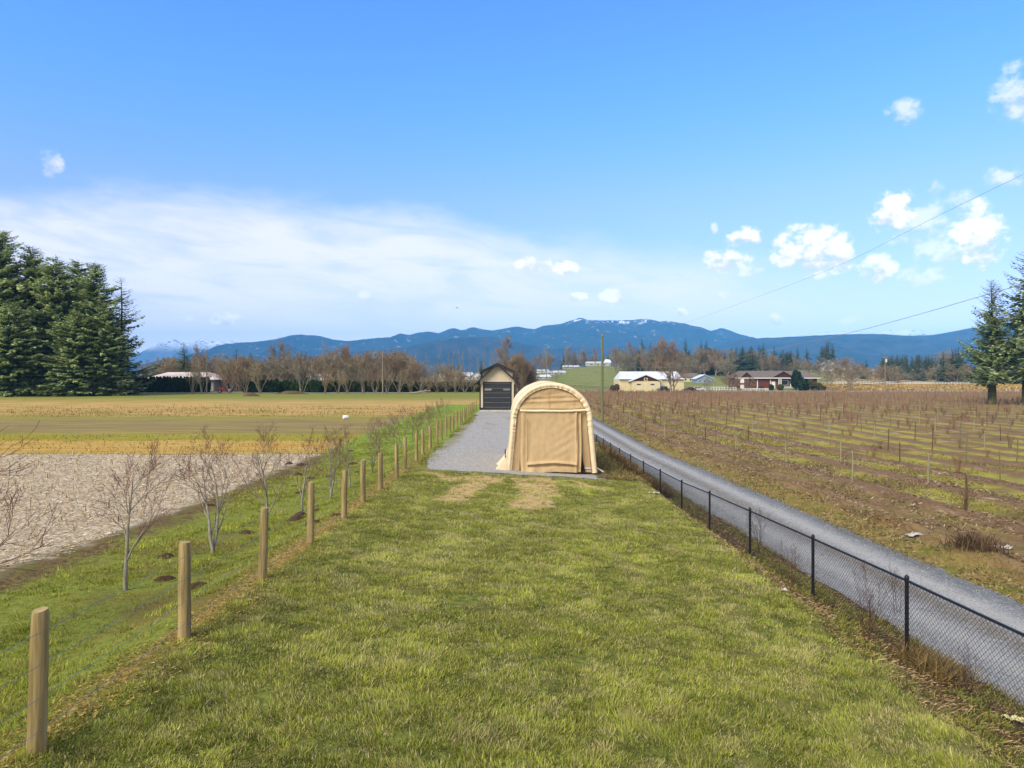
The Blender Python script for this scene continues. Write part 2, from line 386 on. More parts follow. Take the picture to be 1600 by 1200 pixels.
    # worn wheel marks in front of the shelter
    def streak(x0, y0, x1, y1, wd):
        dxx, dyy = x1-x0, y1-y0; Ln = math.hypot(dxx, dyy)
        u = t.m('ADD', t.m('MULTIPLY', t.m('SUBTRACT', x, x0), dxx/Ln), t.m('MULTIPLY', t.m('SUBTRACT', y, y0), dyy/Ln))
        v = t.m('ADD', t.m('MULTIPLY', t.m('SUBTRACT', x, x0), -dyy/Ln), t.m('MULTIPLY', t.m('SUBTRACT', y, y0), dxx/Ln))
        v = t.m('ADD', t.m('ABSOLUTE', v), t.m('MULTIPLY', c(n2), .9))
        return t.m('MULTIPLY', t.band(u, 0, Ln, .3), t.sm(v, wd, wd+.3, 1, 0))
    wm = None
    for s_ in WORN:
        k = streak(*s_); wm = k if wm is None else t.m('MAXIMUM', wm, k)
    lawn = t.mix(t.m('MULTIPLY', wm, t.sm(n1, .28, .42)), lawn, worn)
    C = t.mix(t.m('MULTIPLY', t.m('MULTIPLY', t.sm(xb, -4.2, -4.0), t.sm(xb, 5.1, 5.5, 1, 0)), t.sm(y, 27.5, 27.9, 1, 0)), C, lawn)
    # ---- litter bank by the chain-link fence
    litter = t.mix(t.sm(n1, .38, .62), L('4b3b29'), L('6e5b3e')); litter = t.mix(t.sm(nf, .5, .65), litter, L('8a7650')); litter = t.mix(t.sm(n2, .55, .7), litter, L('5a5f2e'))
    C = t.mix(t.m('MULTIPLY', t.sm(xb, 5.1, 5.5), t.m('MULTIPLY', t.sm(x, 7.7, 8), 1), ) if False else t.m('MULTIPLY', t.sm(xb, 5.1, 5.5), t.sm(y, 120, 125, 1, 0)), C, litter)
    dr = t.mix(t.sm(n1, .38, .62), L('7a6a42'), L('97855a')); dr = t.mix(t.sm(n2, .45, .6), dr, L('6c7034'))
    C = t.mix(t.m('MULTIPLY', t.m('MULTIPLY', t.sm(xb, 2.6, 3.0), t.sm(x, 5.3, 5.7, 1, 0)), t.band(y, 27.7, 95, .2)), C, dr)
    # ---- right field
    ph = t.m('ADD', t.m('DIVIDE', t.m('SUBTRACT', x, 16.7), 3.6), 100.5)
    ph = t.m('ABSOLUTE', t.m('SUBTRACT', t.m('FRACT', t.m('ADD', ph, t.m('MULTIPLY', c(n2), .16))), .5))   # 0 at the row, .5 between rows
    rsoil = t.mix(t.sm(n1, .35, .62), L('5f4933'), L('846b50')); rsoil = t.mix(t.sm(ay2, .5, .7), rsoil, L('7e6a4a'))
    rgr = t.mix(t.sm(ay, .38, .62), L('82802f'), L('9f9a40')); rgr = t.mix(t.sm(ay2, .48, .65), rgr, L('8a7a50')); rgr = t.mix(t.sm(n3, .45, .62), rgr, L('6b5a3c'))
    rst = t.mix(t.sm(ay2, .45, .62), L('7d6849'), L('a8967a'))
    rf = t.mix(t.sm(ph, .16, .30), rsoil, rgr)
    rf = t.mix(t.m('MULTIPLY', t.m('MULTIPLY', t.band(ph, .1, .26, .05), t.sm(ay, .5, .6)), t.sm(y, 90, 150, 1, .3)), rf, rst)
    rf = t.mix(t.m('MULTIPLY', t.sm(n2, .5, .68), .6), rf, rsoil)
    rf = t.mix(t.sm(y, 60, 170, 0, .35), rf, t.mix(ay, L('6a4a36'), L('7c6045')))
    messy = t.mix(t.sm(ay, .35, .6), L('684f35'), L('87704c')); messy = t.mix(t.sm(n1, .52, .66), messy, L('937f58')); messy = t.mix(t.sm(n2, .55, .68), messy, L('68682e')); messy = t.mix(t.sm(ay2, .57, .68), messy, L('3f2e1e'))
    xr = t.m('ADD', x, t.m('MULTIPLY', c(n3), 2.5))
    rf = t.mix(t.sm(xr, 15.2, 16.3, 1, 0), rf, messy)
    verge = t.mix(t.sm(n1, .4, .6), L('7b6a3c'), L('97814e')); verge = t.mix(t.sm(n2, .48, .62), verge, L('6f7030'))
    rf = t.mix(t.sm(t.m('ADD', x, t.m('MULTIPLY', c(n2), 1.6)), 12.0, 12.8, 1, 0), rf, verge)
    rmask = t.m('MULTIPLY', t.sm(x, 10.0, 10.6), t.sm(y, 228, 232, 1, 0))
    C = t.mix(rmask, C, rf)
    # ---- beyond the fields
    px = t.m('DIVIDE', x, t.m('MAXIMUM', y, 1.0))
    drygrass = t.mix(t.sm(ax, .38, .62), L('8a7444'), L('a38c5c')); drygrass = t.mix(t.sm(axf, .5, .7), drygrass, L('b09b72'))
    green = t.mix(t.sm(ax, .38, .62), L('5d6c30'), L('74793b')); green = t.mix(t.sm(axf, .52, .7), green, L('8a8450'))
    far = t.mix(t.sm(px, .43, .47), green, drygrass)
    far = t.mix(t.m('MULTIPLY', t.sm(ax, .52, .6), t.sm(px, .05, .1)), far, L('9c9065'))
    woods = t.mix(n3, L('3b3524'), L('4c4632'))
    far = t.mix(t.sm(y, 640, 760), far, woods)
    far = t.mix(t.m('MULTIPLY', t.sm(px, -.12, -.02, 1, 0), t.sm(y, 160, 185)), far, t.mix(ax, L('6d5b42'), L('5b4d36')))
    C = t.mix(t.m('MULTIPLY', t.sm(y, 230, 234), t.sm(px, .02, .05)), C, far)
    C = t.mix(t.m('MULTIPLY', t.sm(y, 128, 160), t.sm(px, .0, .03, 1, 0)), C, t.mix(t.sm(y, 640, 760), t.mix(t.sm(y, 168, 185), fg, t.mix(ax, L('6d5b42'), L('5b4d36'))), woods))
    t.put(b.inputs['Base Color'], C); b.inputs['Roughness'].default_value = .95; b.inputs['Specular IOR Level'].default_value = .08
    hh = t.m('ADD', n1, t.m('MULTIPLY', nf, .5))
    t.put(b.inputs['Normal'], t.bump(hh, .8, .07))
    return m
WORN = [(-1.9, 20.4, -1.0, 26.9, .34), (-2.5, 25.2, -.7, 26.2, .34), (-1.3, 23.4, -.5, 26.6, .25), (.35, 20.1, 1.35, 26.6, .34), (.95, 20.6, .25, 26.8, .24), (1.2, 22.6, 1.1, 27.2, .3), (2.0, 27.0, 3.4, 24.6, .12), (-3.3, 27.0, -2.4, 25.8, .12)]
gm = ground_material()
V = np.stack([GX.ravel(), GY.ravel(), GZ.ravel()], 1)
g = link('ground', _mesh('ground', V, [grid_faces(len(gx), len(gy))], gm, smooth=True)); tag(g, kind='structure')

def gravel_mat(name, a, b_, c_, stripe=None):
    m, t, b = pmat(name); p = pos(t); x, y, z = t.sep(p)[0:3]
    vor = t.new('ShaderNodeTexVoronoi'); t.put(vor.inputs['Vector'], p); vor.inputs['Scale'].default_value = 26
    vor2 = t.new('ShaderNodeTexVoronoi'); t.put(vor2.inputs['Vector'], p); vor2.inputs['Scale'].default_value = 11
    g1 = t.sep(vor.outputs['Color'])[0]; g2 = t.sep(vor2.outputs['Color'])[1]
    n2 = t.noise(p, 1.2, 4, .6); n3 = t.noise(t.vm('MULTIPLY', p, (1, .3, 1)), .8, 4, .6)
    C = t.mix(t.m('MULTIPLY_ADD', g1, .65, t.m('MULTIPLY', g2, .35)), lin(a), lin(b_))
    C = t.mix(t.m('MULTIPLY', t.sm(n3, .42, .66), .6), C, lin(c_))
    if stripe: C = stripe(t, C, x, y, n2, g1, n3)
    t.put(b.inputs['Base Color'], C); b.inputs['Roughness'].default_value = .85; b.inputs['Specular IOR Level'].default_value = .2
    t.put(b.inputs['Normal'], t.bump(t.m('ADD', g1, t.m('MULTIPLY', g2, .6)), .45, .015))
    return m
def road_stripe(t, C, x, y, n2, g1, n3):
    xx = t.m('ADD', x, t.m('MULTIPLY', t.m('SUBTRACT', n2, .5), .5))
    C = t.mix(t.m('MULTIPLY', t.band(xx, 8.95, 9.45, .22), .75), C, t.mix(g1, lin('5a5347'), lin('7a7062')))
    C = t.mix(t.m('MULTIPLY', t.sm(xx, 10.2, 10.8), .75), C, t.mix(g1, lin('494c4d'), lin('66696a')))
    C = t.mix(t.m('MULTIPLY', t.band(xx, 9.7, 10.2, .2), .4), C, lin('aaa8a2'))
    C = t.mix(t.m('MULTIPLY', t.band(xx, 8.1, 8.6, .2), .4), C, lin('aaa8a2'))
    C = t.mix(t.m('MULTIPLY', t.sm(xx, 7.2, 7.7, 1, 0), .8), C, t.mix(g1, lin('45413a'), lin('6a645a')))
    return C
def pad_stripe(t, C, x, y, n2, g1, n3):
    C = t.mix(t.m('MULTIPLY', t.sm(n2, .55, .7), .5), C, t.mix(g1, lin('77736a'), lin('a09b92')))
    moss = t.m('MULTIPLY', t.sm(t.m('ADD', x, t.m('MULTIPLY', n2, 1.6)), -2.6, -2.2, 1, 0), t.band(y, 36, 62, 4))
    C = t.mix(t.m('MULTIPLY', moss, .7), C, lin('7a7440'))
    return t.mix(t.m('MULTIPLY', t.m('MULTIPLY', t.sm(n3, .56, .66), t.sm(y, 45, 55)), .5), C, lin('77744f'))
def sheet(name, xl, xr, ys, mat, off, nx=24, rag=.12, kind='structure', label=None):
    """a ragged-edged sheet following the ground, xl/xr functions of y"""
    ys = np.asarray(ys); t = np.linspace(0, 1, nx)
    a = xl(ys)+(fbm(ys*2.1, ys*0+3, 4)-.5)*rag*3; b = xr(ys)+(fbm(ys*2.1, ys*0+9, 4)-.5)*rag*3
    X = a[:, None]*(1-t)+b[:, None]*t
    Y = np.repeat(ys[:, None], nx, 1)
    e0 = (fbm(X[0]*2.3, X[0]*0+4, 4)-.5)*rag*4; e1 = (fbm(X[-1]*2.3, X[-1]*0+14, 4)-.5)*rag*4
    Y = Y + e0[None, :]*np.exp(-np.arange(len(ys))[:, None]/3.) + e1[None, :]*np.exp(-np.arange(len(ys))[::-1][:, None]/3.)
    V = np.stack([X.ravel(), Y.ravel(), H(X.ravel(), Y.ravel())+off], 1)
    o = link(name, _mesh(name, V, [grid_faces(nx, len(ys))], mat, smooth=True)); tag(o, label, kind=kind); return o
road_m = gravel_mat('road_gravel', '626363', '9a9b99', '7e807f', road_stripe)
pad_m = gravel_mat('pad_gravel', '76746f', 'b0ada6', '96938c', pad_stripe)
ys = np.unique(np.concatenate([np.arange(-8, 32, .25), np.arange(32, 60, .6), np.geomspace(60, 236, 60)]))
sheet('gravel_road', lambda y: 7.4+0*y, lambda y: 11.0+0*y+np.interp(y, [60, 236], [0, 2]), ys, road_m, .03)
ys = np.unique(np.concatenate([np.arange(27.5, 32, .25), np.arange(32, 60, .6), np.arange(60, 92, 1.2)]))
sheet('gravel_pad', lambda y: -3.75-0*y+np.interp(y, [27.5, 29, 31], [.55, .25, 0]), lambda y: 3.7+0*y, ys, pad_m, .035)
# distant roads running across
cross = simple('far_road_mat', 'a39c92', '8a857b', .3)
def strip(name, xs, yf, w_, mat, off=.06, n=120):
    X = np.linspace(xs[0], xs[1], n); Y0 = yf(X); V = []
    for k in (0, .5, 1):
        Y = Y0+w_*k; V.append(np.stack([X, Y, H(X, Y)+off], 1))
    V = np.concatenate(V); o = link(name, _mesh(name, V, [grid_faces(n, 3)], mat, smooth=True)); tag(o, kind='structure'); return o
strip('country_road', (-10, 420), lambda x: 237+x*.0, 5.5, cross)
strip('driveway', (-230, -20), lambda x: 164+x*0-4*sstep(-90, -130, x)-32*sstep(-105, -190, x), 4.5, cross)

# ================================================================ HILLS AND MOUNTAINS
def mountain_mat(name, c1, c2, snow=None, bare=None, sc_=.004):
    m, t, b = pmat(name); p = pos(t); z = t.sep(p)[2]
    n = t.noise(p, sc_, 6, .65); n2 = t.noise(p, sc_*4, 5, .7)
    C = t.mix(t.sm(n, .38, .62), lin(c1), lin(c2))
    C = t.mix(t.m('MULTIPLY', t.sm(n2, .55, .68), .5), C, lin('1a2418'))
    if bare: C = t.mix(t.m('MULTIPLY', t.sm(n2, .6, .64), t.sm(n, .5, .56)), C, lin(bare))
    if snow:
        z0, z1, th = snow
        s_ = t.m('MULTIPLY', t.sm(z, z0, z1), t.sm(n2, th, th+.06)); C = t.mix(s_, C, lin('e6eaf0'))
    t.put(b.inputs['Base Color'], C); b.inputs['Roughness'].default_value = 1; b.inputs['Specular IOR Level'].default_value = 0
    return m
def range_(name, pts, d, depth, mat, seed=0, rough=1.0, step=5, basez=-2, spurs=.28):
    xs = np.arange(pts[0][0], pts[-1][0]+.1, step, float); py = np.interp(xs, [p[0] for p in pts], [p[1] for p in pts])
    X = at(xs, d); top = zt(py, d)
    sc_ = d/6000
    top = top + (fbm(X/(60*sc_)+seed, X*0+seed, 4)-.5)*14*sc_*rough
    T = np.concatenate([np.linspace(0, 1, 34), np.linspace(1.05, 1.6, 8)])
    rows = []
    for t_ in T:
        Y = d - depth*(1-t_)
        f = t_**1.15 if t_ <= 1 else 1-(t_-1)*1.2
        h = basez+(top-basez)*f
        sp = fbm(X/(420*sc_)+seed*3.1+t_*.5, np.full_like(X, t_*2.2+seed), 5, .55); ridge = 1-np.abs(2*sp-1)*2
        amp = spurs*(top-basez)*np.clip(min(t_, 1)*(1-min(t_, 1))*4, 0, 1)
        h = h + (ridge-.3)*amp
        rows.append(np.stack([X, np.full_like(X, Y)+(fbm(X/(300*sc_), X*0+t_*3, 3)-.5)*depth*.12*(t_ < 1), np.minimum(h, top+2*(t_ > .97)) if t_ > .9 else h], 1))
    V = np.concatenate(rows); o = link(name, _mesh(name, V, [grid_faces(len(xs), len(T))], mat, smooth=True)); tag(o, kind='structure'); return o
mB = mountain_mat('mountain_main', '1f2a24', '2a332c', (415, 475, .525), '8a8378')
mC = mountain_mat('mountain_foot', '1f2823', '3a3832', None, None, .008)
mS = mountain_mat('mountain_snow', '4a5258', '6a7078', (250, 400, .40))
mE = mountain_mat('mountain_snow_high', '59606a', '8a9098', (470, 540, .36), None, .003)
range_('mountain', [(150,600),(205,570),(240,548),(262,534),(272,530),(290,538),(305,532),(322,529),(335,535),(350,531),(372,532),(392,545),(440,560),(560,590)], 9200, 1500, mS, 1, .6, 3)
range_('mountain', [(1130,590),(1200,535),(1240,526),(1280,520),(1300,519),(1330,517),(1345,518),(1370,521),(1385,515),(1400,517),(1420,513),(1440,517),(1460,521),(1520,540),(1620,570)], 9400, 1300, mE, 2, .6, 3)
range_('mountain', [(250,590),(330,552),(370,536),(400,534),(430,530),(455,524),(470,523),(495,524),(520,530),(545,533),(565,531),(590,528),(610,527),(625,521),(640,523),(655,519),(672,518),(685,521),(708,512),(722,516),(738,511),(755,515),(770,516),(790,513),(808,510),(820,512),(835,514),(850,509),(880,505),(895,500),(907,496),(920,500),(945,501),(985,500),(1010,498),(1030,502),(1050,502),(1070,507),(1090,512),(1110,517),(1120,515),(1127,512),(1135,515),(1150,522),(1170,528),(1230,545),(1330,590)], 6200, 1700, mB, 3, .6)
range_('foothill', [(380,590),(440,566),(500,556),(560,548),(620,545),(680,532),(740,526),(775,527),(810,536),(860,545),(930,542),(1000,541),(1060,545),(1120,548),(1180,552),(1300,590)], 4300, 900, mC, 4, .7)
range_('foothill', [(1060,590),(1110,545),(1140,533),(1165,530),(1190,528),(1215,527),(1240,526),(1300,523),(1340,522),(1380,522),(1420,525),(1460,523),(1500,516),(1520,512),(1600,505),(1750,498),(1900,520),(2050,590)], 4700, 1500, mC, 5, .5)
range_('foothill', [(-900,590),(-600,545),(-300,540),(-60,548),(120,560),(230,590)], 5600, 900, mC, 6, .7, 10)
# ================================================================ HAZE
hm = bpy.data.materials.new('haze_mat'); hm.use_nodes = True; t = NT(hm.node_tree); t.n.clear()
pv = t.new('ShaderNodeVolumePrincipled'); pv.inputs['Color'].default_value = (.13, .47, 1.0, 1); pv.inputs['Density'].default_value = HAZE; pv.inputs['Anisotropy'].default_value = -.4
o_ = t.new('ShaderNodeOutputMaterial'); t.l.new(pv.outputs[0], o_.inputs['Volume'])
hz = MB().box((-8600, -300, -12), (8600, 11200, 660)).build('haze', hm); tag(hz, kind='stuff')
# ================================================================ PORTABLE SHELTER
m_cover = simple('tan_cover', 'd9c8a8', 'd0bd9a', 2.0, .6, bump=.3)
m_panel = simple('tan_panel', 'ae9670', 'a58c65', 1.2, .65, bump=.3)
m_door = simple('tan_door', 'b29a74', 'aa916b', 1.5, .65, bump=.3)
m_seam = simple('seam', '8d6c42', '80603a', 3, .7)
m_galv = simple('galvanised', 'a9adb0', '8f9498', 12, .4, .8)
m_dark = simple('painted_gap_shade', '17130e', '1c1812', 3, .9)
def shelter():
    yF = 28.6; cx = 1.61; z0 = float(H(cx, yF+1))+.04
    T = thing('portable_garage', 'tan fabric round-top portable garage with its door closed on the gravel', 'shelter', (cx, yF, z0))
    ZS, RT, RB = 2.12, 1.66, 1.86      # spring height, radius at top, half width at the ground
    def arch(n=64, o=0.0):
        P = []
        for k in range(15): z = ZS*k/15; P.append((-(RB+(RT-RB)*(z/ZS)**.8)-o, z))
        for k in range(n+1):
            a = math.pi-math.pi*k/n; P.append(((RT+o)*math.cos(a), ZS+(RT-.12+o)*math.sin(a)))
        for k in range(14, -1, -1): z = ZS*k/15; P.append(((RB+(RT-RB)*(z/ZS)**.8)+o, z))
        return np.array(P)
    A = arch(); s = np.concatenate([[0], np.cumsum(np.linalg.norm(np.diff(A, axis=0), axis=1))])
    n2 = 520; ss = np.linspace(0, s[-1], n2); ax_ = np.interp(ss, s, A[:, 0]); az_ = np.interp(ss, s, A[:, 1])
    nx = np.gradient(az_, ss); nz = -np.gradient(ax_, ss); ln = np.hypot(nx, nz); nx, nz = -nx/ln, -nz/ln
    if nz[n2//2] < 0: nx, nz = -nx, -nz
    Ydep = 6.1
    ysv = np.concatenate([np.linspace(0, .12, 3), np.linspace(.2, Ydep, 50)])
    rows = []
    for y in ysv:
        bul = -.05*abs(math.sin(math.pi*y/1.52)) + .015; wr = (fbm(ss*2.0, ss*0+y*1.7, 3)-.5)*.05
        o = bul*.6+wr*min(1, y*3); rows.append(np.stack([ax_+nx*o, np.full(n2, y), az_+nz*o], 1))
    link('cover', _mesh('cover', np.concatenate(rows), [grid_faces(n2, len(ysv))], m_cover, smooth=True), T)
    # gathered hem of the cover turned in over the front hoop
    rows = []; puck = (np.sin(ss*26+3*fbm(ss*1.5, ss*0, 3)*6)*.5+.5); pk2 = fbm(ss*9, ss*0+2, 3)
    onarch = sstep(.8, 2.4, ss)*sstep(s[-1]-.8, s[-1]-2.4, ss)
    wid = .22 + .02*(fbm(ss*3, ss*0+7, 3)-.5)
    for u in np.linspace(0, 1, 9):
        inn = wid*u; yy = -.055*math.sin(math.pi*min(1, u*1.15)) + .03*u
        yy = yy - (puck*.035+pk2*.03)*u*onarch - .015*pk2*u
        rows.append(np.stack([ax_-nx*inn, yy+0*ax_, az_-nz*inn+.0], 1))
    link('hem', _mesh('hem', np.concatenate(rows), [grid_faces(n2, 9)], m_cover, smooth=True), T)
    # cord line at the hem's inner edge
    mb = MB(); pts = [(ax_[i]-nx[i]*.225, .0-.01, az_[i]-nz[i]*.225) for i in range(0, n2, 6)]; mb.tube(pts, .012, 5); mb.build('drawcord', m_seam, T)
    # end panels (front one wrinkled), as a grid cut to the arch
    def panel(name, y, fold, mat, flip=1):
        nxp, nzp = 120, 120; U = np.linspace(-1, 1, nxp); Zt = []
        Vv = []
        for j in range(nzp):
            z = 3.42*j/(nzp-1)
            hw = (RB+(RT-RB)*min(1, z/ZS)**.8) if z < ZS else RT*math.sqrt(max(1e-4, 1-((z-ZS)/(RT-.12))**2))
            hw = max(hw-.14, .02); X = U*hw
            Vv.append(np.stack([X, y+flip*fold(X, np.full_like(X, z)), np.full_like(X, z)], 1))
        return link(name, _mesh(name, np.concatenate(Vv), [grid_faces(nxp, nzp)], mat, smooth=True), T)
    def ffold(X, Z):
        w_ = (fbm(X*1.2+3, Z*3.2, 4)-.5)*.10*sstep(2.0, 2.9, Z) + (fbm(X*6, Z*.8, 3)-.5)*.05
        w_ = w_ + .03*np.sin((Z-2.95-.05*X)*26)*np.exp(-((Z-2.95)/.12)**2)*(np.abs(X) < 1.2) - .05*np.exp(-((Z-2.6)/.10)**2)
        return .05+w_
    panel('front_panel', 0, ffold, m_panel)
    panel('rear_panel', Ydep-.05, lambda X, Z: (fbm(X*3, Z*1, 3)-.5)*.05, m_panel)
    # door: a curtain hanging proud of the panel
    nxp, nzp = 120, 110; V = []
    for j in range(nzp):
        q = j/(nzp-1); z = .03+2.45*q
        xl = -1.25-.04*math.sin(q*5)*(1-q); xr = 1.22+.05*math.sin(q*3+1)-.10*(1-q)
        U = np.linspace(0, 1, nxp); X = xl+(xr-xl)*U
        big = (fbm(X*1.1+7, np.full_like(X, z)*.9, 4)-.5)*.08; fine = (fbm(X*7+z*1.5, np.full_like(X, z)*2.2, 3)-.5)*.03
        diag = .006*np.sin((X*1.2-z*1.9)*9+4*fbm(X*2, np.full_like(X, z)*2, 3))*np.exp(-((X-.35-(z-.9)*.5)/.45)**2)
        vert = -.05*np.exp(-((X-(xr-.18))/.05)**2) + .045*np.exp(-((X-(xr-.08))/.05)**2) - .035*np.exp(-((X-(xl+.1))/.07)**2)
        flare = -.10*(1-q)**2-.02; roll = -.10*np.exp(-((z-.36-.05*np.cos(X*1.4)+.09*(X**2)*.3)/.05)**2)*(np.abs(X) < 1.0)
        roll = roll + .05*np.exp(-((z-.27)/.045)**2)*(np.abs(X) < .95)
        yy = -.06+big+fine+diag+vert+flare+roll - .10*np.exp(-((X+.78)/.16)**2)*(1-q)**6
        zz = z + (fbm(X*2.5, X*0+1, 3)-.5)*.10*(1-q)**4
        V.append(np.stack([X, yy, zz], 1))
    link('door_panel', _mesh('door_panel', np.concatenate(V), [grid_faces(nxp, nzp)], m_door, smooth=True), T)
    # header fold above the door
    V = []; X = np.linspace(-1.28, 1.36, 60)
    for a in np.linspace(-.5, 4.0, 12):
        r = .045+.02*fbm(X*2, X*0+4, 3); V.append(np.stack([X, -.10-r*np.sin(a), 2.50+.03*X**2*.5+.03*(fbm(X*3, X*0, 3)-.5)+r*np.cos(a)*.9], 1))
    link('header_fold', _mesh('header_fold', np.concatenate(V), [grid_faces(60, 12)], m_cover, smooth=True), T)
    # zips
    for x in (-.98, 1.0): MB().tube([(x, -.17+(.14 if k > 8 else 0), .1+k*.26) for k in range(9)], .009, 5).build('zip', m_seam, T)
    MB().poly([(1.10, -.04, .03), (1.36, -.04, .03), (1.26, -.03, .5), (1.20, -.0, 1.25), (1.15, -.0, 1.25)]).build('door_gap_shade', m_dark, T)  # dark sheets painting the shade in the gaps beside the door
    MB().poly([(-1.31, -.005, 0), (-1.23, -.005, 0), (-1.27, .0, 1.1)]).build('door_gap_shade', m_dark, T)
    # loose skirts at the feet
    def skirt(sx, out, h, y0, y1):
        V = []
        for q in np.linspace(0, 1, 16):
            yv = np.linspace(y0, y1, 30); ww = RB + out*(q**1.5)*(1+.25*np.sin(yv*4)) ; zz = h*(1-q)+.025+.05*q*(fbm(yv*4, yv*0+q*3, 2)-.4)
            V.append(np.stack([sx*(ww-.06*(1-q)), yv-.12*q, zz], 1))
        link('skirt', _mesh('skirt', np.concatenate(V), [grid_faces(30, 16)], m_cover, smooth=True), T)
    MB().poly([(-RB+.08, -.02, .75), (-RB-.46, -.14, .03), (-RB+.05, -.07, .0), (-RB+.12, -.03, .3)]).build('skirt_end', m_cover, T)
    skirt(-1, .42, .75, .0, 2.6); skirt(1, .22, .2, -.05, .6)
    fr = MB()
    fr.tube([(1.0, .12, .16), (1.62, .0, .17)], .022, 8).build('foot_rail', m_galv, T)
    mb = MB(); mb.box((-1.90, -.06, .62), (-1.86, -.03, .95)); mb.box((-1.91, -.07, .8), (-1.85, -.05, .84)); mb.build('ratchet_strap', simple('strap', '2b2b2b', '3a3834', 5), T)
    # hoops inside
    for y in (.06, 3.0, 6.0): MB().tube([(p[0]*.97, y, p[1]*.97) for p in A[::3]], .025, 6).build('hoop', m_galv, T)
    return T
shelter()

# ================================================================ SHED
def siding(name, c1, pitch=.19):
    m, t, b = pmat(name); p = t.new('ShaderNodeTexCoord').outputs['Object']; z = t.sep(p)[2]
    f = t.m('FRACT', t.m('DIVIDE', z, pitch)); n = t.noise(p, 1.5, 4)
    C = t.mix(t.sm(n, .35, .65), lin(c1), [v*.9 for v in lin(c1)]); t.put(b.inputs['Base Color'], C)
    b.inputs['Roughness'].default_value = .7; t.put(b.inputs['Normal'], t.bump(t.m('POWER', f, .4), .8, .02)); return m
m_beige = siding('beige_siding', 'c4b59c'); m_blk = simple('black_trim', '26282b', '1f2124', 4, .5); m_roofd = simple('dark_shingle', '2e3033', '3b3d40', 20, .9, bump=.4)
m_doork = simple('charcoal_door', '2d3034', '2a2c30', 2, .45, bump=.05); m_conc = simple('concrete', 'b3b0a8', '9c9990', 3, .9)
m_glass = simple('sky_painted_glass', '9b9a8e', '7d7f7a', 1, .15, spec=.5); m_glassd = simple('dark_glass', '1f252b', '2a3138', 1, .12, spec=.5)  # pale glass: sky reflection painted into its base colour
m_white = simple('white_paint', 'dcdcd8', 'cfcfca', 2, .6)
def shed():
    y0 = 78.0; cx = -1.63; z0 = float(H(cx, y0))-.02; hw = 1.9; wh = 3.55; D = 10
    T = thing('shed', 'beige garage shed with charcoal roll door, black gable trim and dormers', 'shed', (cx, y0, z0))
    ov = .62; RZ = 5.42; sl = (RZ-3.12)/(hw+ov)
    zr = lambda x: RZ-abs(x)*sl
    mb = MB(); mb.prism([(-hw, .25), (-hw, zr(hw)-.1), (0, RZ-.12), (hw, zr(hw)-.1), (hw, .25)], 0, D); mb.build('wall', m_beige, T)
    MB().box((-hw-.03, -.03, 0), (hw+.03, D+.03, .25)).build('footing', m_conc, T)
    rf = MB()
    for s_ in (-1, 1): rf.prism([(0, RZ), (s_*(hw+ov), 3.12), (s_*(hw+ov), 2.99), (0, RZ-.13)][::s_], -.55, D+.4)
    rf.build('roof', m_roofd, T)
    bb = MB()
    for s_ in (-1, 1): bb.prism([(0, RZ+.03), (s_*(hw+ov+.03), 3.10), (s_*(hw+ov+.03), 2.90), (0, RZ-.22)][::s_], -.62, -.553)
    bb.box((-.12, -.60, RZ-.42), (.12, -.553, RZ-.15)); bb.build('barge_board', m_blk, T)
    # dormers, low slope to both sides of the ridge
    for s_ in (-1, 1):
        d = MB(); d.prism([(s_*.3, RZ-.3), (s_*1.68, 4.45), (s_*1.68, 3.4), (s_*.3, 3.4)][::-s_], 1.2, D-1.2); o = d.build('dormer', m_beige, T)
        r = MB(); r.prism([(0, RZ+.05), (s_*1.98, 4.52), (s_*1.98, 4.38), (0, RZ-.08)][::s_], .75, D-.8); r.build('roof', m_roofd, o)
        r = MB(); r.prism([(0, RZ+.07), (s_*2.0, 4.53), (s_*2.0, 4.34), (0, RZ-.12)][::s_], .69, .747); r.build('fascia', m_blk, o)
        r = MB(); r.tube([(s_*1.95, .9, 4.42), (s_*1.8, .95, 4.1), (s_*1.8, 1.0, 3.6)], .04, 6); r.build('downpipe', m_blk, o)
    tr = MB()
    for s_ in (-1, 1):
        tr.box((s_*hw-.07, -.025, .25), (s_*hw+.07, .05, 3.1)); tr.box((s_*1.52-.07, -.03, .25), (s_*1.52+.07, .0, 3.28))
    tr.box((-1.6, -.033, 3.2), (1.6, .0, 3.36)); tr.build('trim', m_blk, T)
    MB().box((-hw-.05, -.035, .24), (-1.6, -.005, .5)).build('base_trim', m_blk, T); MB().box((1.6, -.035, .24), (hw+.05, -.005, .5)).build('base_trim', m_blk, T)
    dr = MB()
    for k in range(6): dr.box((-1.45, -.012+(.004 if k % 2 else 0), .03+k*.527), (1.45, .02, .03+(k+1)*.527-.018))
    dr.box((-1.45, .006, .03), (1.45, .021, 3.2)); d = dr.build('roll_door', m_doork, T)
    for x in (-1.02, 0, 1.02):
        w_ = MB().box((x-.38, -.02, 2.42), (x+.38, -.006, 2.6)); w_.build('door_window', m_glassd if x == 0 else m_glass, d)
        f = MB(); 
        for k in range(4): f.box((x-.38+k*.19-.008, -.026, 2.42), (x-.38+k*.19+.008, -.0205, 2.6))
        f.tube([(x-.38+.76*q/8, -.026, 2.44+.12*math.sin(math.pi*q/8)) for q in range(9)], .012, 4); f.build('window_bar', m_blk, d)
    MB().box((2.02, .3, 0.0), (2.10, .4, 3.0)).build('downpipe', m_blk, T)
    return T
shed()

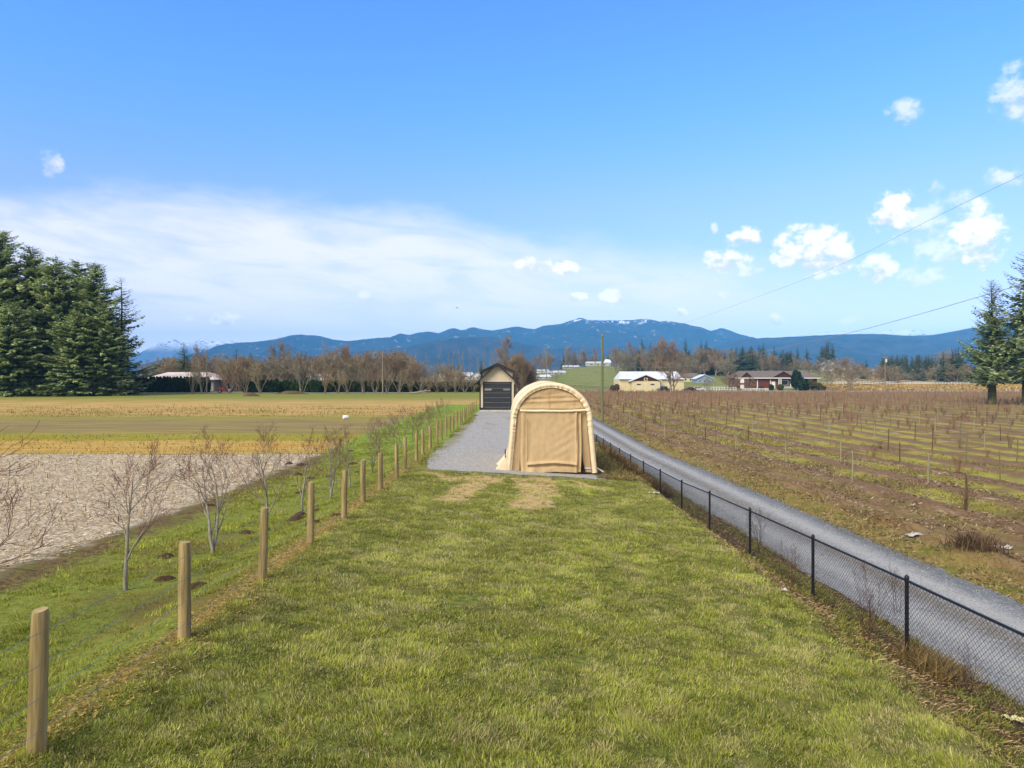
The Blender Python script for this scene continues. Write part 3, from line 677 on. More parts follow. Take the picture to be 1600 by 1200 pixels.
# ================================================================ WOODEN POST AND WIRE FENCE (left)
m_post = simple('treated_pine', '9a875c', '6d603c', 2.2, .85, bump=.6, detail=8, stretch=(9, 9, .55)); m_postend = simple('pine_end', '9c8d64', '86784f', 8, .85)
m_wire = simple('steel_wire', '8f9295', '7c7f82', 9, .4, .7)
def left_fence():
    T = thing('wire_fence', 'round wooden posts with thin wires running down the left side of the lawn', 'fence', (-4.12, 6.1, float(H(-4.12, 6.1))))
    O = Vector(T.location); ys_ = [3.4, 6.1, 8.9, 11.6, 14.36, 17.1, 19.6, 22.05, 24.7]; y = 24.7
    while y < 79: y += 2.72; ys_.append(y)
    meshes = []
    for v in range(5):
        mb = MB(); k = 18; r = .068+.004*(v % 3); pts = []
        for j, z in enumerate([-.25, 0, .3, .6, .9, 1.15, 1.185]):
            rr = r*(1.06-.05*z)*(.86 if j == 6 else 1); pts.append((random.uniform(-.004, .004), random.uniform(-.004, .004), z)); 
        mb.tube(pts, [r*1.05, r*1.05, r*1.03, r*1.0, r*.98, r*.96, r*.84], k)
        mb.m[-1] = 1
        meshes.append(mb.mesh('fence_post', [m_post, m_postend], True))
    tops = []
    for i, y in enumerate(ys_):
        x = -4.10+random.uniform(-.05, .05)+(-.02*math.sin(y)); z = float(H(x, y)); hs = random.uniform(.97, 1.06)*(1.04 if y < 10 else 1)
        tl = (random.uniform(-.02, .02), random.uniform(-.025, .025), random.uniform(0, 6))
        o = link('fence_post', meshes[i % 5], T, (x-O.x, y-O.y, z-O.z)); o.rotation_euler = tl; o.scale = (1, 1, hs); tops.append((x, y, z))
    for h in (.22, .5, .78, 1.06):
        pts = []
        for (x, y, z), (x1, y1, z1) in zip(tops[:-1], tops[1:]):
            for q in (0, .5): pts.append((x+.07+(x1-x)*q-O.x, y+(y1-y)*q-O.y, z+(z1-z)*q+h-.012*math.sin(math.pi*q)-O.z))
        MB().tube(pts, .0028, 4).build('fence_wire', m_wire, T)
left_fence()

# ================================================================ CHAIN-LINK FENCE (right)
m_blackv = simple('black_vinyl', '1b1d20', '141619', 5, .45); 
def chain_fence():
    XF = 6.08
    T = thing('chain_link_fence', 'black chain-link fence with top rail along the gravel road', 'fence', (XF, 10.87, float(H(XF, 10.87))))
    O = Vector(T.location); ys_ = [-.2, 3.45, 7.25, 10.87, 14.25, 17.94, 21.7, 25.3, 28.9, 32.5, 36.1]
    y = 36.1
    while y < 88: y += 3.6; ys_.append(y)
    B = [(XF+random.uniform(-.02, .02), y, float(H(XF, y))) for y in ys_]; hgt = 1.2
    pm = MB().tube([(0, 0, -.3), (0, 0, hgt+.0)], .03, 10).tube([(0, 0, hgt), (0, 0, hgt+.035), (0, 0, hgt+.06)], [.036, .034, .012], 10).mesh('fence_post', m_blackv, True)
    for x, y, z in B: link('fence_post', pm, T, (x-O.x, y-O.y, z-O.z))
    MB().tube([(x-O.x, y-O.y, z+hgt-.03-O.z) for x, y, z in B], .021, 8).build('top_rail', m_blackv, T)
    for (x0, y0, z0), (x1, y1, z1) in zip(B[:-1], B[1:]):
        # diamond mesh of one bay: two families of diagonals clipped to the bay
        L = y1-y0; Hh = hgt-.10; p = .082; segs = []; near = y0 < 40
        if not near: p = .12
        r = .0026 if near else .0032
        for sgn in (1, -1):
            k = -Hh
            while k < L:
                a0, a1 = max(0, k), min(L, k+Hh)
                if a1 > a0:
                    b0, b1 = a0-k, a1-k
                    if sgn < 0: b0, b1 = Hh-b0, Hh-b1
                    f = lambda a, b: (x0+(x1-x0)*a/L-O.x, y0+a-O.y, z0+(z1-z0)*a/L+.05+b-O.z)
                    segs.append((*f(a0, b0), *f(a1, b1), r, r))
                k += p
        V, Q = tubes_np(segs, 3); link('mesh_panel', _mesh('mesh_panel', V, [Q], m_blackv), T)
    MB().tube([(x-O.x, y-O.y, z+.05-O.z) for x, y, z in B], .004, 4).build('tension_wire', m_blackv, T)
chain_fence()

# ================================================================ VINEYARD STAKES AND BERRY BUSHES (right field)
m_stake = [simple('stake_a', '6f6a50', '5c563d', 4, .9, stretch=(5, 5, .7)), simple('stake_b', '8f8c74', '7b775e', 4, .9, stretch=(5, 5, .7)), simple('stake_c', '57482f', '463a27', 4, .9, stretch=(5, 5, .7))]
stk = []
for v in range(9):
    mb = MB(); r = random.uniform(.03, .042); mb.tube([(0, 0, -.2), (random.uniform(-.02, .02), 0, .7), (0, 0, 1.5)], [r, r*.95, r*.85], 7)
    stk.append(mb.mesh('wooden_stake', m_stake[v % 3], True))
P = []
for i in range(-1, 46):
    for j in range(0, 24):
        x = 16.7+3.6*i+random.uniform(-.15, .15); y = 25.8+8.75*j+random.uniform(-.5, .5)
        if x/y > .80 or y > 228: continue
        if i < 0 and y < 55: continue
        if random.random() < .10 and not (i < 3 and j < 3): continue
        P.append((x, y))
P.sort(key=lambda q: math.hypot(*q))
slabel = 'weathered wooden stake standing in a row of the brown berry field'
for n_, (x, y) in enumerate(P[:300]):
    o = link('wooden_stake', stk[random.randrange(9)], None, (x, y, float(H(x, y))), random.random()*6)
    o.scale = (1, 1, random.uniform(.78, 1.12)); o.rotation_euler = (random.uniform(-.05, .05), random.uniform(-.05, .05), random.random()*6)
    tag(o, slabel, 'stake', 'wooden stakes in the berry field')
sg = []
for x, y in P[300:]:
    z = float(H(x, y)); h = 1.5*random.uniform(.8, 1.1); sg.append((x, y, z-.1, x+random.uniform(-.05, .05), y, z+h, .045, .04))
V, Q = tubes_np(sg, 5); tag(link('distant_stakes', _mesh('distant_stakes', V, [Q], m_stake[1])), 'faraway wooden stakes scattered across the back of the berry field', 'stakes', 'wooden stakes in the berry field', 'stuff')
# taller stakes paired with some near ones
def bush_segs(seed, h=1.0, n=16, tw=5, col=None):
    r_ = random.Random(seed); S_ = []
    for i in range(n):
        a = r_.uniform(0, 6.28); lean = r_.uniform(.1, .5); hh = h*r_.uniform(.6, 1.1); b0 = (r_.uniform(-.1, .1), r_.uniform(-.1, .1), 0)
        p1 = (b0[0]+math.cos(a)*lean*hh*.5, b0[1]+math.sin(a)*lean*hh*.5, hh*.55); p2 = (b0[0]+math.cos(a)*lean*hh, b0[1]+math.sin(a)*lean*hh, hh)
        S_.append((*b0, *p1, .008, .006)); S_.append((*p1, *p2, .006, .003))
        for k in range(tw):
            q = r_.uniform(.2, 1); s0 = [p1[c]+(p2[c]-p1[c])*q for c in range(3)]; a2 = r_.uniform(0, 6.28); l = h*r_.uniform(.12, .3)
            S_.append((*s0, s0[0]+math.cos(a2)*l*.7, s0[1]+math.sin(a2)*l*.7, s0[2]+l*.7, .0035, .002))
    return np.array(S_)
m_cane = [simple('cane_red', '75503f', '80604a', 2, .8), simple('cane_brown', '66503a', '5b4634', 2, .8)]
bmesh_ = []
for v in range(8):
    S_ = bush_segs(v, random.uniform(.7, 1.05)); S_[:, 6:] *= 1.2; V, Q = tubes_np(S_, 3); bmesh_.append(_mesh('berry_bush', V, [Q], m_cane[0 if v % 4 else 1]))
B = []
for i in range(-1, 46):
    for y in np.arange(24, 229, 1.25):
        x = 16.7+3.6*i+random.uniform(-.15, .15)
        if x/y > .80 or (i < 0 and y < 50): continue
        dens = float(sstep(60, 150, y))*.68+.12*float(fbm(x*.08, y*.05, 2) > .5)
        if random.random() < dens: B.append((x, y+random.uniform(-.4, .4)))
B.sort(key=lambda q: math.hypot(*q))
for x, y in B[:300]:
    o = link('berry_bush', bmesh_[random.randrange(8)], None, (x, y, float(H(x, y))-.02), random.random()*6); s_ = random.uniform(.6, 1.1); o.scale = (s_, s_, s_)
    tag(o, 'low leafless reddish berry bush growing in a row of the field', 'bush', 'leafless berry bushes in the field')
allS = []
lod = [bush_segs(50+v, .85, 9, 2) for v in range(5)]
for x, y in B[300:]:
    S_ = lod[random.randrange(5)].copy(); s_ = random.uniform(.75, 1.15); S_ *= s_; S_[:, 6:] *= 1+y/70; a = random.random()*6.28; c_, s1 = math.cos(a), math.sin(a)
    for k in (0, 3):
        X, Y = S_[:, k].copy(), S_[:, k+1].copy(); S_[:, k] = X*c_-Y*s1+x; S_[:, k+1] = X*s1+Y*c_+y; S_[:, k+2] += float(H(x, y))
    allS.append(S_)
V, Q = tubes_np(np.concatenate(allS), 3)
mcf = simple('cane_far', '9a7660', '8c7259', .12, .85); 
tag(link('distant_bushes', _mesh('distant_bushes', V, [Q], mcf)), 'reddish leafless berry bushes filling the rows at the back of the field', 'bushes', 'leafless berry bushes in the field', 'stuff')
# ================================================================ TREES
def rot(v, ax, a): 
    from mathutils import Quaternion
    return Quaternion(ax, a) @ v
def tree_skel(seed, h, r0, fork=.3, spread=.5, levels=4, kids=(5, 5, 5, 4), ratio=.62, up=.25, wob=.12, stems=1, twig=.004, first=.18, taper=.8, mleader=True):
    """returns segs (n,8), level array. A bare tree with limbs and twigs."""
    r_ = random.Random(seed); S_ = []; lv = []
    def grow(p, d, L, r, l):
        n = 5 if l == 0 else (4 if l < levels-1 else 3)
        pts = [p.copy()]; rs = [r]; q = p.copy(); dd = d.copy()
        for i in range(n):
            dd = (dd + Vector((r_.gauss(0, wob), r_.gauss(0, wob), r_.gauss(0, wob*.6)+up*.35))).normalized() if l or i else dd
            q = q + dd*(L/n); pts.append(q.copy()); rs.append(max(twig, r*(1-taper*(i+1)/n)))
        for i in range(n): S_.append((*pts[i], *pts[i+1], rs[i], rs[i+1])); lv.append(l)
        if l >= levels: return
        nk = kids[min(l, len(kids)-1)]
        for k in range(nk):
            t = (first if l == 0 else .2) + (1-(first if l == 0 else .2))*((k+r_.random()*.8)/nk); t = min(t, .98)
            i = min(int(t*n), n-1); f = t*n-i; b = pts[i].lerp(pts[i+1], f); br = rs[i]*(1-f)+rs[i+1]*f
            ax = (pts[i+1]-pts[i]).normalized(); perp = ax.cross(Vector((r_.gauss(0, 1), r_.gauss(0, 1), r_.gauss(0, 1)))).normalized()
            nd = (ax*math.cos(spread*r_.uniform(.7, 1.3)) + perp*math.sin(spread*r_.uniform(.7, 1.3))).normalized()
            grow(b, nd, L*ratio*r_.uniform(.7, 1.15)*(1-.45*t if l == 0 else 1-.3*t), max(twig, br*.62), l+1)
    for s_ in range(stems):
        a = r_.uniform(0, 6.28); lean = 0 if stems == 1 else r_.uniform(.1, .42 if stems < 6 else .6)
        grow(Vector((r_.gauss(0, .03)*stems, r_.gauss(0, .03)*stems, -.05)), Vector((math.cos(a)*lean, math.sin(a)*lean, 1)).normalized(), h*.82, r0, 0)
    S_ = np.array(S_); lv = np.array(lv); mz = max(S_[:, 5].max(), .1); S_[:, :6] *= h/mz
    return S_, lv
def tree_proto(name, seed, h, r0, mt, mtw, k=5, split=1, **kw):
    """meshes (trunk with limbs, twig crown)"""
    S_, lv = tree_skel(seed, h, r0, **kw); a = S_[lv <= split]; b = S_[lv > split]
    V, Q = tubes_np(a, k+2); m1 = _mesh('trunk', V, [Q], mt, smooth=True)
    V, Q = tubes_np(b, 3); m2 = _mesh('crown', V, [Q], mtw)
    return (m1, m2, h)
def put_tree(name, proto, loc, s, rz, label, cat='tree', group=None):
    T = thing(name, label, cat, loc, rz, group); T.scale = (s, s, s) if not hasattr(s, '__len__') else s
    link('trunk', proto[0], T); link('crown', proto[1], T); return T

# ---- young bare trees in the strip left of the fence
m_ytrunk = simple('grey_bark', '8b8676', '6f6a5c', 6, .85, stretch=(4, 4, 1)); m_ytwig = simple('purple_twig', '6e4d48', '5e423c', 2, .7)
yp = [tree_proto('y', 100+v, 2.9, .042, m_ytrunk, m_ytwig, levels=4, kids=((5, 8, 5, 8, 7)[v], 4, 4, 3), ratio=.68, spread=.60, up=.30, wob=.13, stems=(2, 1, 2, 1, 1)[v], twig=.0026, first=.2, split=1) for v in range(5)]
m_litsoil = simple('bare_soil_mat', '5b4630', '6f5a3c', 9, .95, bump=.6)
ylab = ['grey young leafless tree, nearest one in full view left of the wooden posts', 'young leafless tree with dense purplish twigs beside the third wooden fence post', 'tall bare young tree behind the fourth wooden fence post']
yt = [(-8.3, 9.4, 1.45, .5), (-6.95, 12.8, 1.0, 2.1), (-6.7, 15.6, 1.0, .3), (-6.45, 18.4, 1.02, 3.3), (-6.3, 21.2, .93, 5.1), (-6.15, 23.7, .9, 1.0), (-6.05, 26.2, .86, 4.0)]
y = 26.2
while y < 62: y += random.uniform(3.0, 3.8); yt.append((-6.0+random.uniform(-.25, .25)-(y-26)*.008, y, random.uniform(.66, .86), random.random()*6)); 
for y in np.arange(34, 58, 7.5): yt.append((-8.4+random.uniform(-.3, .3), y, random.uniform(.6, .75), random.random()*6))
for i, (x, y, s_, a) in enumerate(yt):
    if i == 0: lab = 'larger leaning bare tree cut off by the left edge of the photo'
    elif i <= 3: lab = ylab[i-1]
    else: lab = 'small leafless young tree in the far part of the row beside the wooden posts'
    T = put_tree('young_tree', yp[i % 5], (x, y, float(H(x, y))), (s_, s_, s_*(.97)), a, lab, group='young bare trees along the wire fence')
    if i == 0: T.rotation_euler = (.02, .12, 1.2)

# ---- molehills, soil rings
def blob(seed, rx, ry, h, n=22, rough=.35):
    V = [(0, 0, h)]; r_ = np.random.default_rng(seed)
    th = np.linspace(0, 2*np.pi, n, endpoint=False); lob = 1+rough*(fbm(np.cos(th)*1.5+seed, np.sin(th)*1.5+seed, 3)-.5)*2
    rr = []
    for q in (.25, .5, .72, .88, 1.0, 1.06):
        z = h*(1-q**1.7)-.02*(q >= 1)
        rr.append(np.stack([np.cos(th)*rx*q*lob, np.sin(th)*ry*q*lob, z+(r_.random(n)-.5)*h*.30*(q < 1)], 1))
    V = np.concatenate([[V[0]]]+rr); Fs = [[0, 1+i, 1+(i+1) % n] for i in range(n)]; Q = [[1+j*n+i, 1+(j+1)*n+i, 1+(j+1)*n+(i+1) % n, 1+j*n+(i+1) % n] for j in range(5) for i in range(n)]
    return V, Fs, Q
m_mole = simple('molehill_soil', '4a3826', '33271a', 14, .98, bump=.8, detail=6)
bm_ = []
for v in range(5): V, Fs, Q = blob(v, .26, .2, .09); bm_.append(_mesh('molehill', V, [np.array(Fs), np.array(Q)], m_mole, smooth=False))
moles = [(260,870),(258,905),(310,917),(385,833),(466,742),(485,748),(515,745),(472,727),(452,725),(558,738),(552,725),(548,705),(325,790),(462,760),(468,770),(470,806),(465,812),(497,798),(490,820),(527,806)]
for px, py in moles:
    d = 1100*4.1/(py-584); 
    for _ in range(4): d = 1100*(CZ-float(H(at(px, d), d)))/(py-584)
    o = link('molehill', bm_[random.randrange(5)], None, (at(px, d), d, float(H(at(px, d), d))-.005), random.random()*6); s_ = random.uniform(.6, 1.15); o.scale = (s_, s_, s_*random.uniform(.8, 1.3))
    tag(o, 'small dark brown molehill in the grass among the young trees', 'molehill', 'molehills in the grass strip')
def ground_d(px, py):
    d = 1100*4.3/max(py-HZ, 3)
    for _ in range(6): d = 1100*(CZ-float(H(at(px, d), d)))/max(py-HZ, 3)
    return d

# ---- conifers
m_needle = colmat('needles', .8, .3); m_cbark = simple('conifer_bark', '4b3a2b', '3a2e22', 2, .95, stretch=(3, 3, .5))
def conifer(seed, h, maxr, dens=1.0, skirt=.06, col=('1f3318', '33482022'), leafs=1.0, sparse=0.0, tipup=.2, droop=.35, pw=.8, moss=False):
    r_ = np.random.default_rng(seed); rows = []; trunk = []
    n = 7; tx = 0; ty = 0; pp = []
    for i in range(n+1):
        z = h*i/n; pp.append((tx, ty, z)); tx += r_.normal(0, h*.004); ty += r_.normal(0, h*.004)
    R0 = h*.016
    for i in range(n): trunk.append((*pp[i], *pp[i+1], R0*(1-i/n)**.8+.02, R0*(1-(i+1)/n)**.8+.02))
    c0, c1 = np.array(lin(col[0])), np.array(lin(col[1][:6]))
    P0 = []; Dv = []; Wd = []; Cc = []; br = []
    z = h*skirt
    lump = r_.random(64)
    while z < h*.985:
        t = z/h; nb = int(r_.integers(4, 7)*dens)+1
        for k in range(nb):
            a = r_.uniform(0, 2*np.pi); lobe = .55+.7*lump[int(t*9)*7 % 57+int(a*1.1) % 7]
            L = maxr*((1-t)**pw*.93+.05)*lobe*r_.uniform(.7, 1.12)
            if r_.random() < sparse: continue
            L = max(L, .25); cc = c0+(c1-c0)*np.clip(r_.normal(.45, .28), 0, 1)
            m = max(3, int(L*2.6*leafs)); s = (np.arange(m)+r_.random(m)*.9+.3)/m
            ox, oy = np.interp(z, [q[2] for q in pp], [q[0] for q in pp]), np.interp(z, [q[2] for q in pp], [q[1] for q in pp])
            up0 = .25*t+.05; rr = L*s; zz = z + L*(up0*s - droop*s*s*(1-t*.6) + tipup*s**4*.9)
            bx, by = ox+np.cos(a)*rr, oy+np.sin(a)*rr
            tip = (ox+np.cos(a)*L, oy+np.sin(a)*L, z+L*(up0-droop*(1-t*.6)+tipup*.9)); mid = (bx[m//2], by[m//2], zz[m//2])
            br.append((ox, oy, z, *mid, .012*L+.01, .008*L+.008)); br.append((*mid, *tip, .008*L+.008, .008))
            for side in (-1, 0, 1):
                w_ = (.20+.30*(1-s)*min(1, L/3)+.05)*L*.42 if side else np.full(m, .16)
                w_ = np.clip(w_, .12, 1.0)*r_.uniform(.7, 1.2, m)
                aa = a+side*r_.uniform(.5, 1.2, m)+r_.normal(0, .15, m); P0.append(np.stack([bx, by, zz+r_.normal(0, .05, m)], 1))
                Dv.append(np.stack([np.cos(aa)*w_, np.sin(aa)*w_, w_*r_.normal(-.22, .22, m)], 1)); Wd.append(w_*r_.uniform(.28, .5, m))
                Cc.append(np.clip(cc[None, :]*r_.uniform(.75, 1.25, (m, 1)), 0, 1))
        z += h*r_.uniform(.010, .017)/max(dens, .5)
    P0 = np.concatenate(P0); Dv = np.concatenate(Dv); Wd = np.concatenate(Wd); Cc = np.concatenate(Cc)
    N = len(P0); side = np.cross(Dv, np.stack([r_.normal(0, .5, N), r_.normal(0, .5, N), np.ones(N)], 1)); side /= np.linalg.norm(side, axis=1, keepdims=True)+1e-9; side *= Wd[:, None]
    V = np.stack([P0-side*.25, P0+Dv*.55+side, P0+Dv, P0+Dv*.5-side], 1).reshape(-1, 3)
    Q = np.arange(N*4).reshape(-1, 4); me = _mesh('crown', V, [Q], m_needle, col=np.repeat(Cc, 4, 0))
    V, Q = tubes_np(np.array(trunk+br), 6); mt = _mesh('trunk', V, [Q], m_cbark, smooth=True)
    return (mt, me, h)
DK = ('627b4c', 'bccb8a'); DK2 = ('465a3e', '7c8e66')
big = [conifer(200+v, 36, 10.4, 1.25, .01, DK, leafs=2.2, droop=.30, pw=.52) for v in range(4)]
wl = [(-95,352,150,'tall dark conifer, leftmost and partly outside the photo'), (-40,372,160,'tall dark conifer at the far left of the grove'), (5,358,149,'tallest dark conifer at the left edge of the photo'),(48,382,152,'broad dark conifer second in view from the left edge'),
      (92,396,150,'dark conifer with a ragged double top in the middle of the left grove'),(122,404,158,'dark conifer standing behind the middle of the left grove'),(147,408,150,'pointed dark conifer left of the open last one'),(20,470,141,'shorter green conifer at the front left of the grove'),(118,480,143,'shorter conifer filling the front of the grove'),(165,470,146,'lower dark conifer beside the open last one')]
for i, (px, top, d, lab) in enumerate(wl):
    x, y, z = base(px, d); h = zt(top, d)-z; s_ = h/36
    put_tree('conifer', big[i % 4], (x, y, z-.2), (s_*(1.02 if h > 25 else 1.25), s_*(1.02 if h > 25 else 1.25), s_), i*1.3, lab, group='tall conifers at the left')
op = conifer(230, 30, 8.6, .8, .03, ('516448', '8c9a74'), leafs=1.1, sparse=.12, droop=.12, tipup=.28, pw=.75)
x, y, z = base(190, 149); put_tree('conifer', op, (x, y, z), (zt(431, 149)-z)/30, 2.3, 'open-branched conifer at the right end of the left grove', group='tall conifers at the left')
# two big spruces at the right edge
m_moss = simple('mossy_bark', '55562a', '3c3a22', 1.2, .95)
sp1 = conifer(241, 24, 6.6, 1.0, .17, ('60764a', 'aebc80'), leafs=1.3, sparse=.16, droop=.10, tipup=.35, pw=.62)
for px, top, d, lab, a, k in ((1550, 436, 138, 'big spruce with mossy trunk, left one at the right edge', 0, 1.0), (1606, 392, 136, 'big spruce with mossy trunk, right one cut by the photo edge', 2, 1.1)):
    x, y, z = base(px, d); s_ = (zt(top, d)-z)/24
    T = put_tree('spruce', sp1, (x, y, z-.1), (s_*k, s_*k, s_), a, lab, group='big spruces at the right edge')
    MB().tube([(0, 0, -.5), (0, 0, 1.0), (.05, 0, 6.5)], [.95, .72, .55], 12).build('mossy_bark', m_moss, T, smooth=True)
m_hedge = colmat('hedge_leaf', .85)
# distant conifers
fc = [conifer(260+v, 20, 5.0, .9, .02, DK2, leafs=1.3, droop=.2, pw=.7) for v in range(3)]
farc = []
def fcon(px, top, d, lab, k=1.0, name='conifer', group='distant conifers'):
    x, y, z = base(px, d); h = zt(top, d)-z; s_ = h/20; i = len(farc) % 3; farc.append(1)
    put_tree(name, fc[i], (x, y, z-.3), (s_*k, s_*k, s_), px*.7, lab, group=group)
for px, top, d, lab in [(288,533,200,'dark conifer above the left barn roof'),(262,557,230,'small conifer left of the barn'),(368,543,215,'reddish dark conifer in the bare wood'),(391,549,216,'small conifer beside the reddish one in the bare wood'),(478,547,215,'pointed dark conifer in the middle of the bare wood'),(462,562,212,'low dark conifer left of the pointed one'),(552,556,220,'narrow dark conifer in the right half of the bare wood')]: fcon(px, top, d, lab, 1.2)
fr = random.Random(5)
# dark wood on the hillside at the right centre
for i in range(70):
    px = fr.uniform(985, 1240); top = 556-abs(math.sin(px*.05))*9-fr.uniform(0, 8); top += sstep(1150, 1240, px)*6
    fcon(px, float(top), fr.uniform(430, 560), 'dark conifer in the hillside wood behind the farmhouses', 1.5, group='dark conifers of the hillside wood')
for px, top in ((1003,527),(1017,534),(1071,526),(1095,530),(1105,531),(1143,540),(1160,543),(1175,545)): fcon(px, top, 560, 'taller dark conifer rising above the hillside wood', .9, group='conifers rising above the hillside wood')
for i in range(17):
    px = fr.choice([fr.uniform(1172, 1225), fr.uniform(1243, 1332)]); fcon(px, 548-fr.uniform(0, 14)-(6 if px > 1260 else 0), fr.uniform(560, 640), 'dark conifer on the skyline above the brick farmhouse', 1.15, group='skyline conifers above the brick farmhouse')
for i in range(60):
    px = fr.uniform(1378, 1462); fcon(px, 557-fr.uniform(0, 5), fr.uniform(430, 470), 'dark spruce in the plantation behind the golden field', .75, group='dark plantation spruces')
for i in range(26):
    px = fr.uniform(1340, 1540); fcon(px, 572-fr.uniform(0, 12), fr.uniform(380, 430), 'low green conifer in front of the plantation', 1.3, group='low conifers before the plantation')
for i in range(16):
    px = fr.uniform(1470, 1700); fcon(px, 556-fr.uniform(0, 16), fr.uniform(300, 380), 'dark green conifer behind the two big spruces', 1.3, group='conifers behind the big spruces')
for px in (630, 650, 706, 716, 752): fcon(px, 560+fr.uniform(0, 8), 420, 'small dark conifer beside the faraway white houses', 1.4, group='small conifers beside the white houses')
for i in range(10): px = fr.uniform(880, 985); fcon(px, 553+fr.uniform(-3, 8), 640, 'small dark conifer on top of the green hill', 1.2, group='small conifers on the green hill')

# ---- distant bare trees
m_bt = simple('bare_bark', '8a8070', '746b5d', 1, .9); m_tw = [simple('twigs_brown', '8d7a62', '7c6b54', .08, .9), simple('twigs_tan', '96876a', '86785c', .08, .9), simple('twigs_grey', '8c8672', '7d7764', .08, .9)]
bt = [tree_proto('b', 300+v, 10, .13, m_bt, m_tw[v % 3], k=3, levels=4, kids=(9, 6, 5, 4), ratio=.62, spread=.62, up=.10, wob=.14, twig=.026, first=.10, split=1) for v in range(6)]
bw = [tree_proto('w', 320+v, 10, .10, m_bt, m_tw[(v+1) % 3], k=3, levels=3, kids=(6, 5, 4), ratio=.45, spread=.5, up=.08, wob=.09, stems=7, twig=.024, first=.38, split=0) for v in range(4)]
pop = [tree_proto('p', 340+v, 20, .22, m_bt, m_tw[2], k=3, levels=3, kids=(20, 6, 5), ratio=.28, spread=.5, up=.3, wob=.06, twig=.04, first=.2, split=0) for v in range(3)]
bgt = [tree_proto('g', 350+v, 16, .3, m_bt, m_tw[v % 2], k=4, levels=4, kids=(10, 7, 5, 5), ratio=.62, spread=.62, up=.12, wob=.13, twig=.024, first=.16, split=1) for v in range(3)]
def btree(prot, px, top, d, lab, group, k=1.0, name='bare_tree', a=None):
    x, y, z = base(px, d); h = zt(top, d)-z; s_ = h/prot[2]
    return put_tree(name, prot, (x, y, z-.05*h), (s_*k, s_*k, s_*1.03), px*1.7 if a is None else a, lab, group=group)
# the wood from the conifers to the shed
for i in range(112):
    px = fr.uniform(225, 735); u = px; top = np.interp(u, [225, 300, 400, 560, 610, 690, 735], [562, 554, 554, 544, 544, 560, 576])+fr.uniform(-4, 14)
    btree(bt[fr.randrange(6)] if fr.random() < .6 else bw[fr.randrange(4)], px, float(top), fr.uniform(206 if px < 345 else 186, 240), 'leafless brown tree in the wood beyond the left field', 'bare trees of the left wood', 1.35)
for px, top, lab in ((309,533,'tall sparse bare tree beside the conifer above the barn'),(432,533,'tall bare tree rising left of the middle of the wood'),(446,524,'tallest of the bare trees in the middle of the left wood'),(505,530,'lone tall bare tree with spreading crown in the left wood'),(533,532,'slender tall bare tree right of the lone spreading one'),(545,531,'slender tall bare tree, right one of the pair'),(578,540,'tall bare tree near the end of the left wood'),(598,538,'tall bare tree behind the thin utility pole'),(352,545,'tall bare tree above the parked red tractor')):
    btree(bgt[int(px) % 3], px, top, 195, lab, None, .62)
# coppiced row in front
for i, px in enumerate([300, 318, 357, 384, 404, 468]+list(range(508, 640, 19))):
    btree(bw[i % 4], px+fr.uniform(-3, 3), 566+fr.uniform(-6, 12), 160+fr.uniform(-2, 4), 'pale multi-stemmed bare tree at the far edge of the left field', 'pale multi-stemmed trees edging the left field', .9, 'coppiced_tree')
for px in list(range(642, 745, 14)): btree(bw[px % 4], px, 588+fr.uniform(-2, 4), 165, 'short bare tree at the field edge near the shed', 'short bare trees near the shed', 1.3, 'coppiced_tree')
for i, px in enumerate([618, 628, 650, 668, 684, 700, 707, 718, 724, 735, 748, 757, 766, 774, 787]): btree(pop[i % 3], px, 538+fr.uniform(0, 12), 400, 'slim bare poplar before the blue hills left of the shed', 'slim bare poplars', .9, 'poplar')
btree(bgt[0], 798, 519, 300, 'tall rounded bare tree rising behind the shed', None, .9)
btree(bgt[1], 789, 540, 302, 'bare tree half hidden by the shed roof', None, .9)
willow = tree_proto('wil', 370, 12, .2, m_bt, m_tw[0], k=3, levels=4, kids=(14, 9, 6, 5), ratio=.7, spread=.6, up=.12, wob=.12, twig=.02, first=.03, split=0, stems=3)
for px, top, d, k, lab in ((812,545,190,.62,'dense brown twiggy tree beside the shed'), (826,556,192,.6,'lower twiggy tree, right half of the dense clump beside the shed'), (800,552,196,.6,'twiggy tree at the left of the dense clump by the shed')): btree(willow, px, top, d, lab, None, k)
# hillside trees in the centre
for i, (px, top, d) in enumerate([(846,548,480),(852,543,480),(860,556,470),(872,560,480),(882,542,560),(888,536,560),(896,545,560),(905,538,520),(912,545,520),(930,541,560),(868,580,350),(962,536,430),(838,570,330),(968,548,560),(978,546,560)]):
    btree(bgt[i % 3], px, top, d, 'tall bare tree standing on the slope of the green hill', 'bare trees on the green hill', .6)
for i in range(18): px = fr.uniform(840, 985); btree(bt[i % 6], px, 556+fr.uniform(-4, 10), fr.uniform(640, 700), 'bare brown tree along the top of the green hill', 'bare trees along the hilltop', 1.3)
for i in range(66): px = fr.uniform(960, 1350); btree(bt[i % 6], px, float(552+fr.uniform(-10, 12)+sstep(1150, 1350, px)*14), fr.uniform(380, 560), 'bare tan-brown tree in the hillside wood behind the farmhouses', 'bare trees of the hillside wood', 1.5)
for i, (px, top) in enumerate([(985,530),(1000,538),(1024,528),(1030,536),(1085,535),(1100,540),(1118,538),(1240,555),(1190,556),(1205,552),(1262,562),(1280,566)]): btree(bgt[i % 3], px, top, 420, 'tall bare tree above the roofs of the farm buildings', 'tall bare trees above the farm roofs', .85)
btree(bgt[2], 1048, 519, 215, 'big spreading bare tree in front of the cream barn', None, .95)
btree(bgt[0], 1053, 528, 217, 'second big bare tree close behind the one at the cream barn', None, .8)
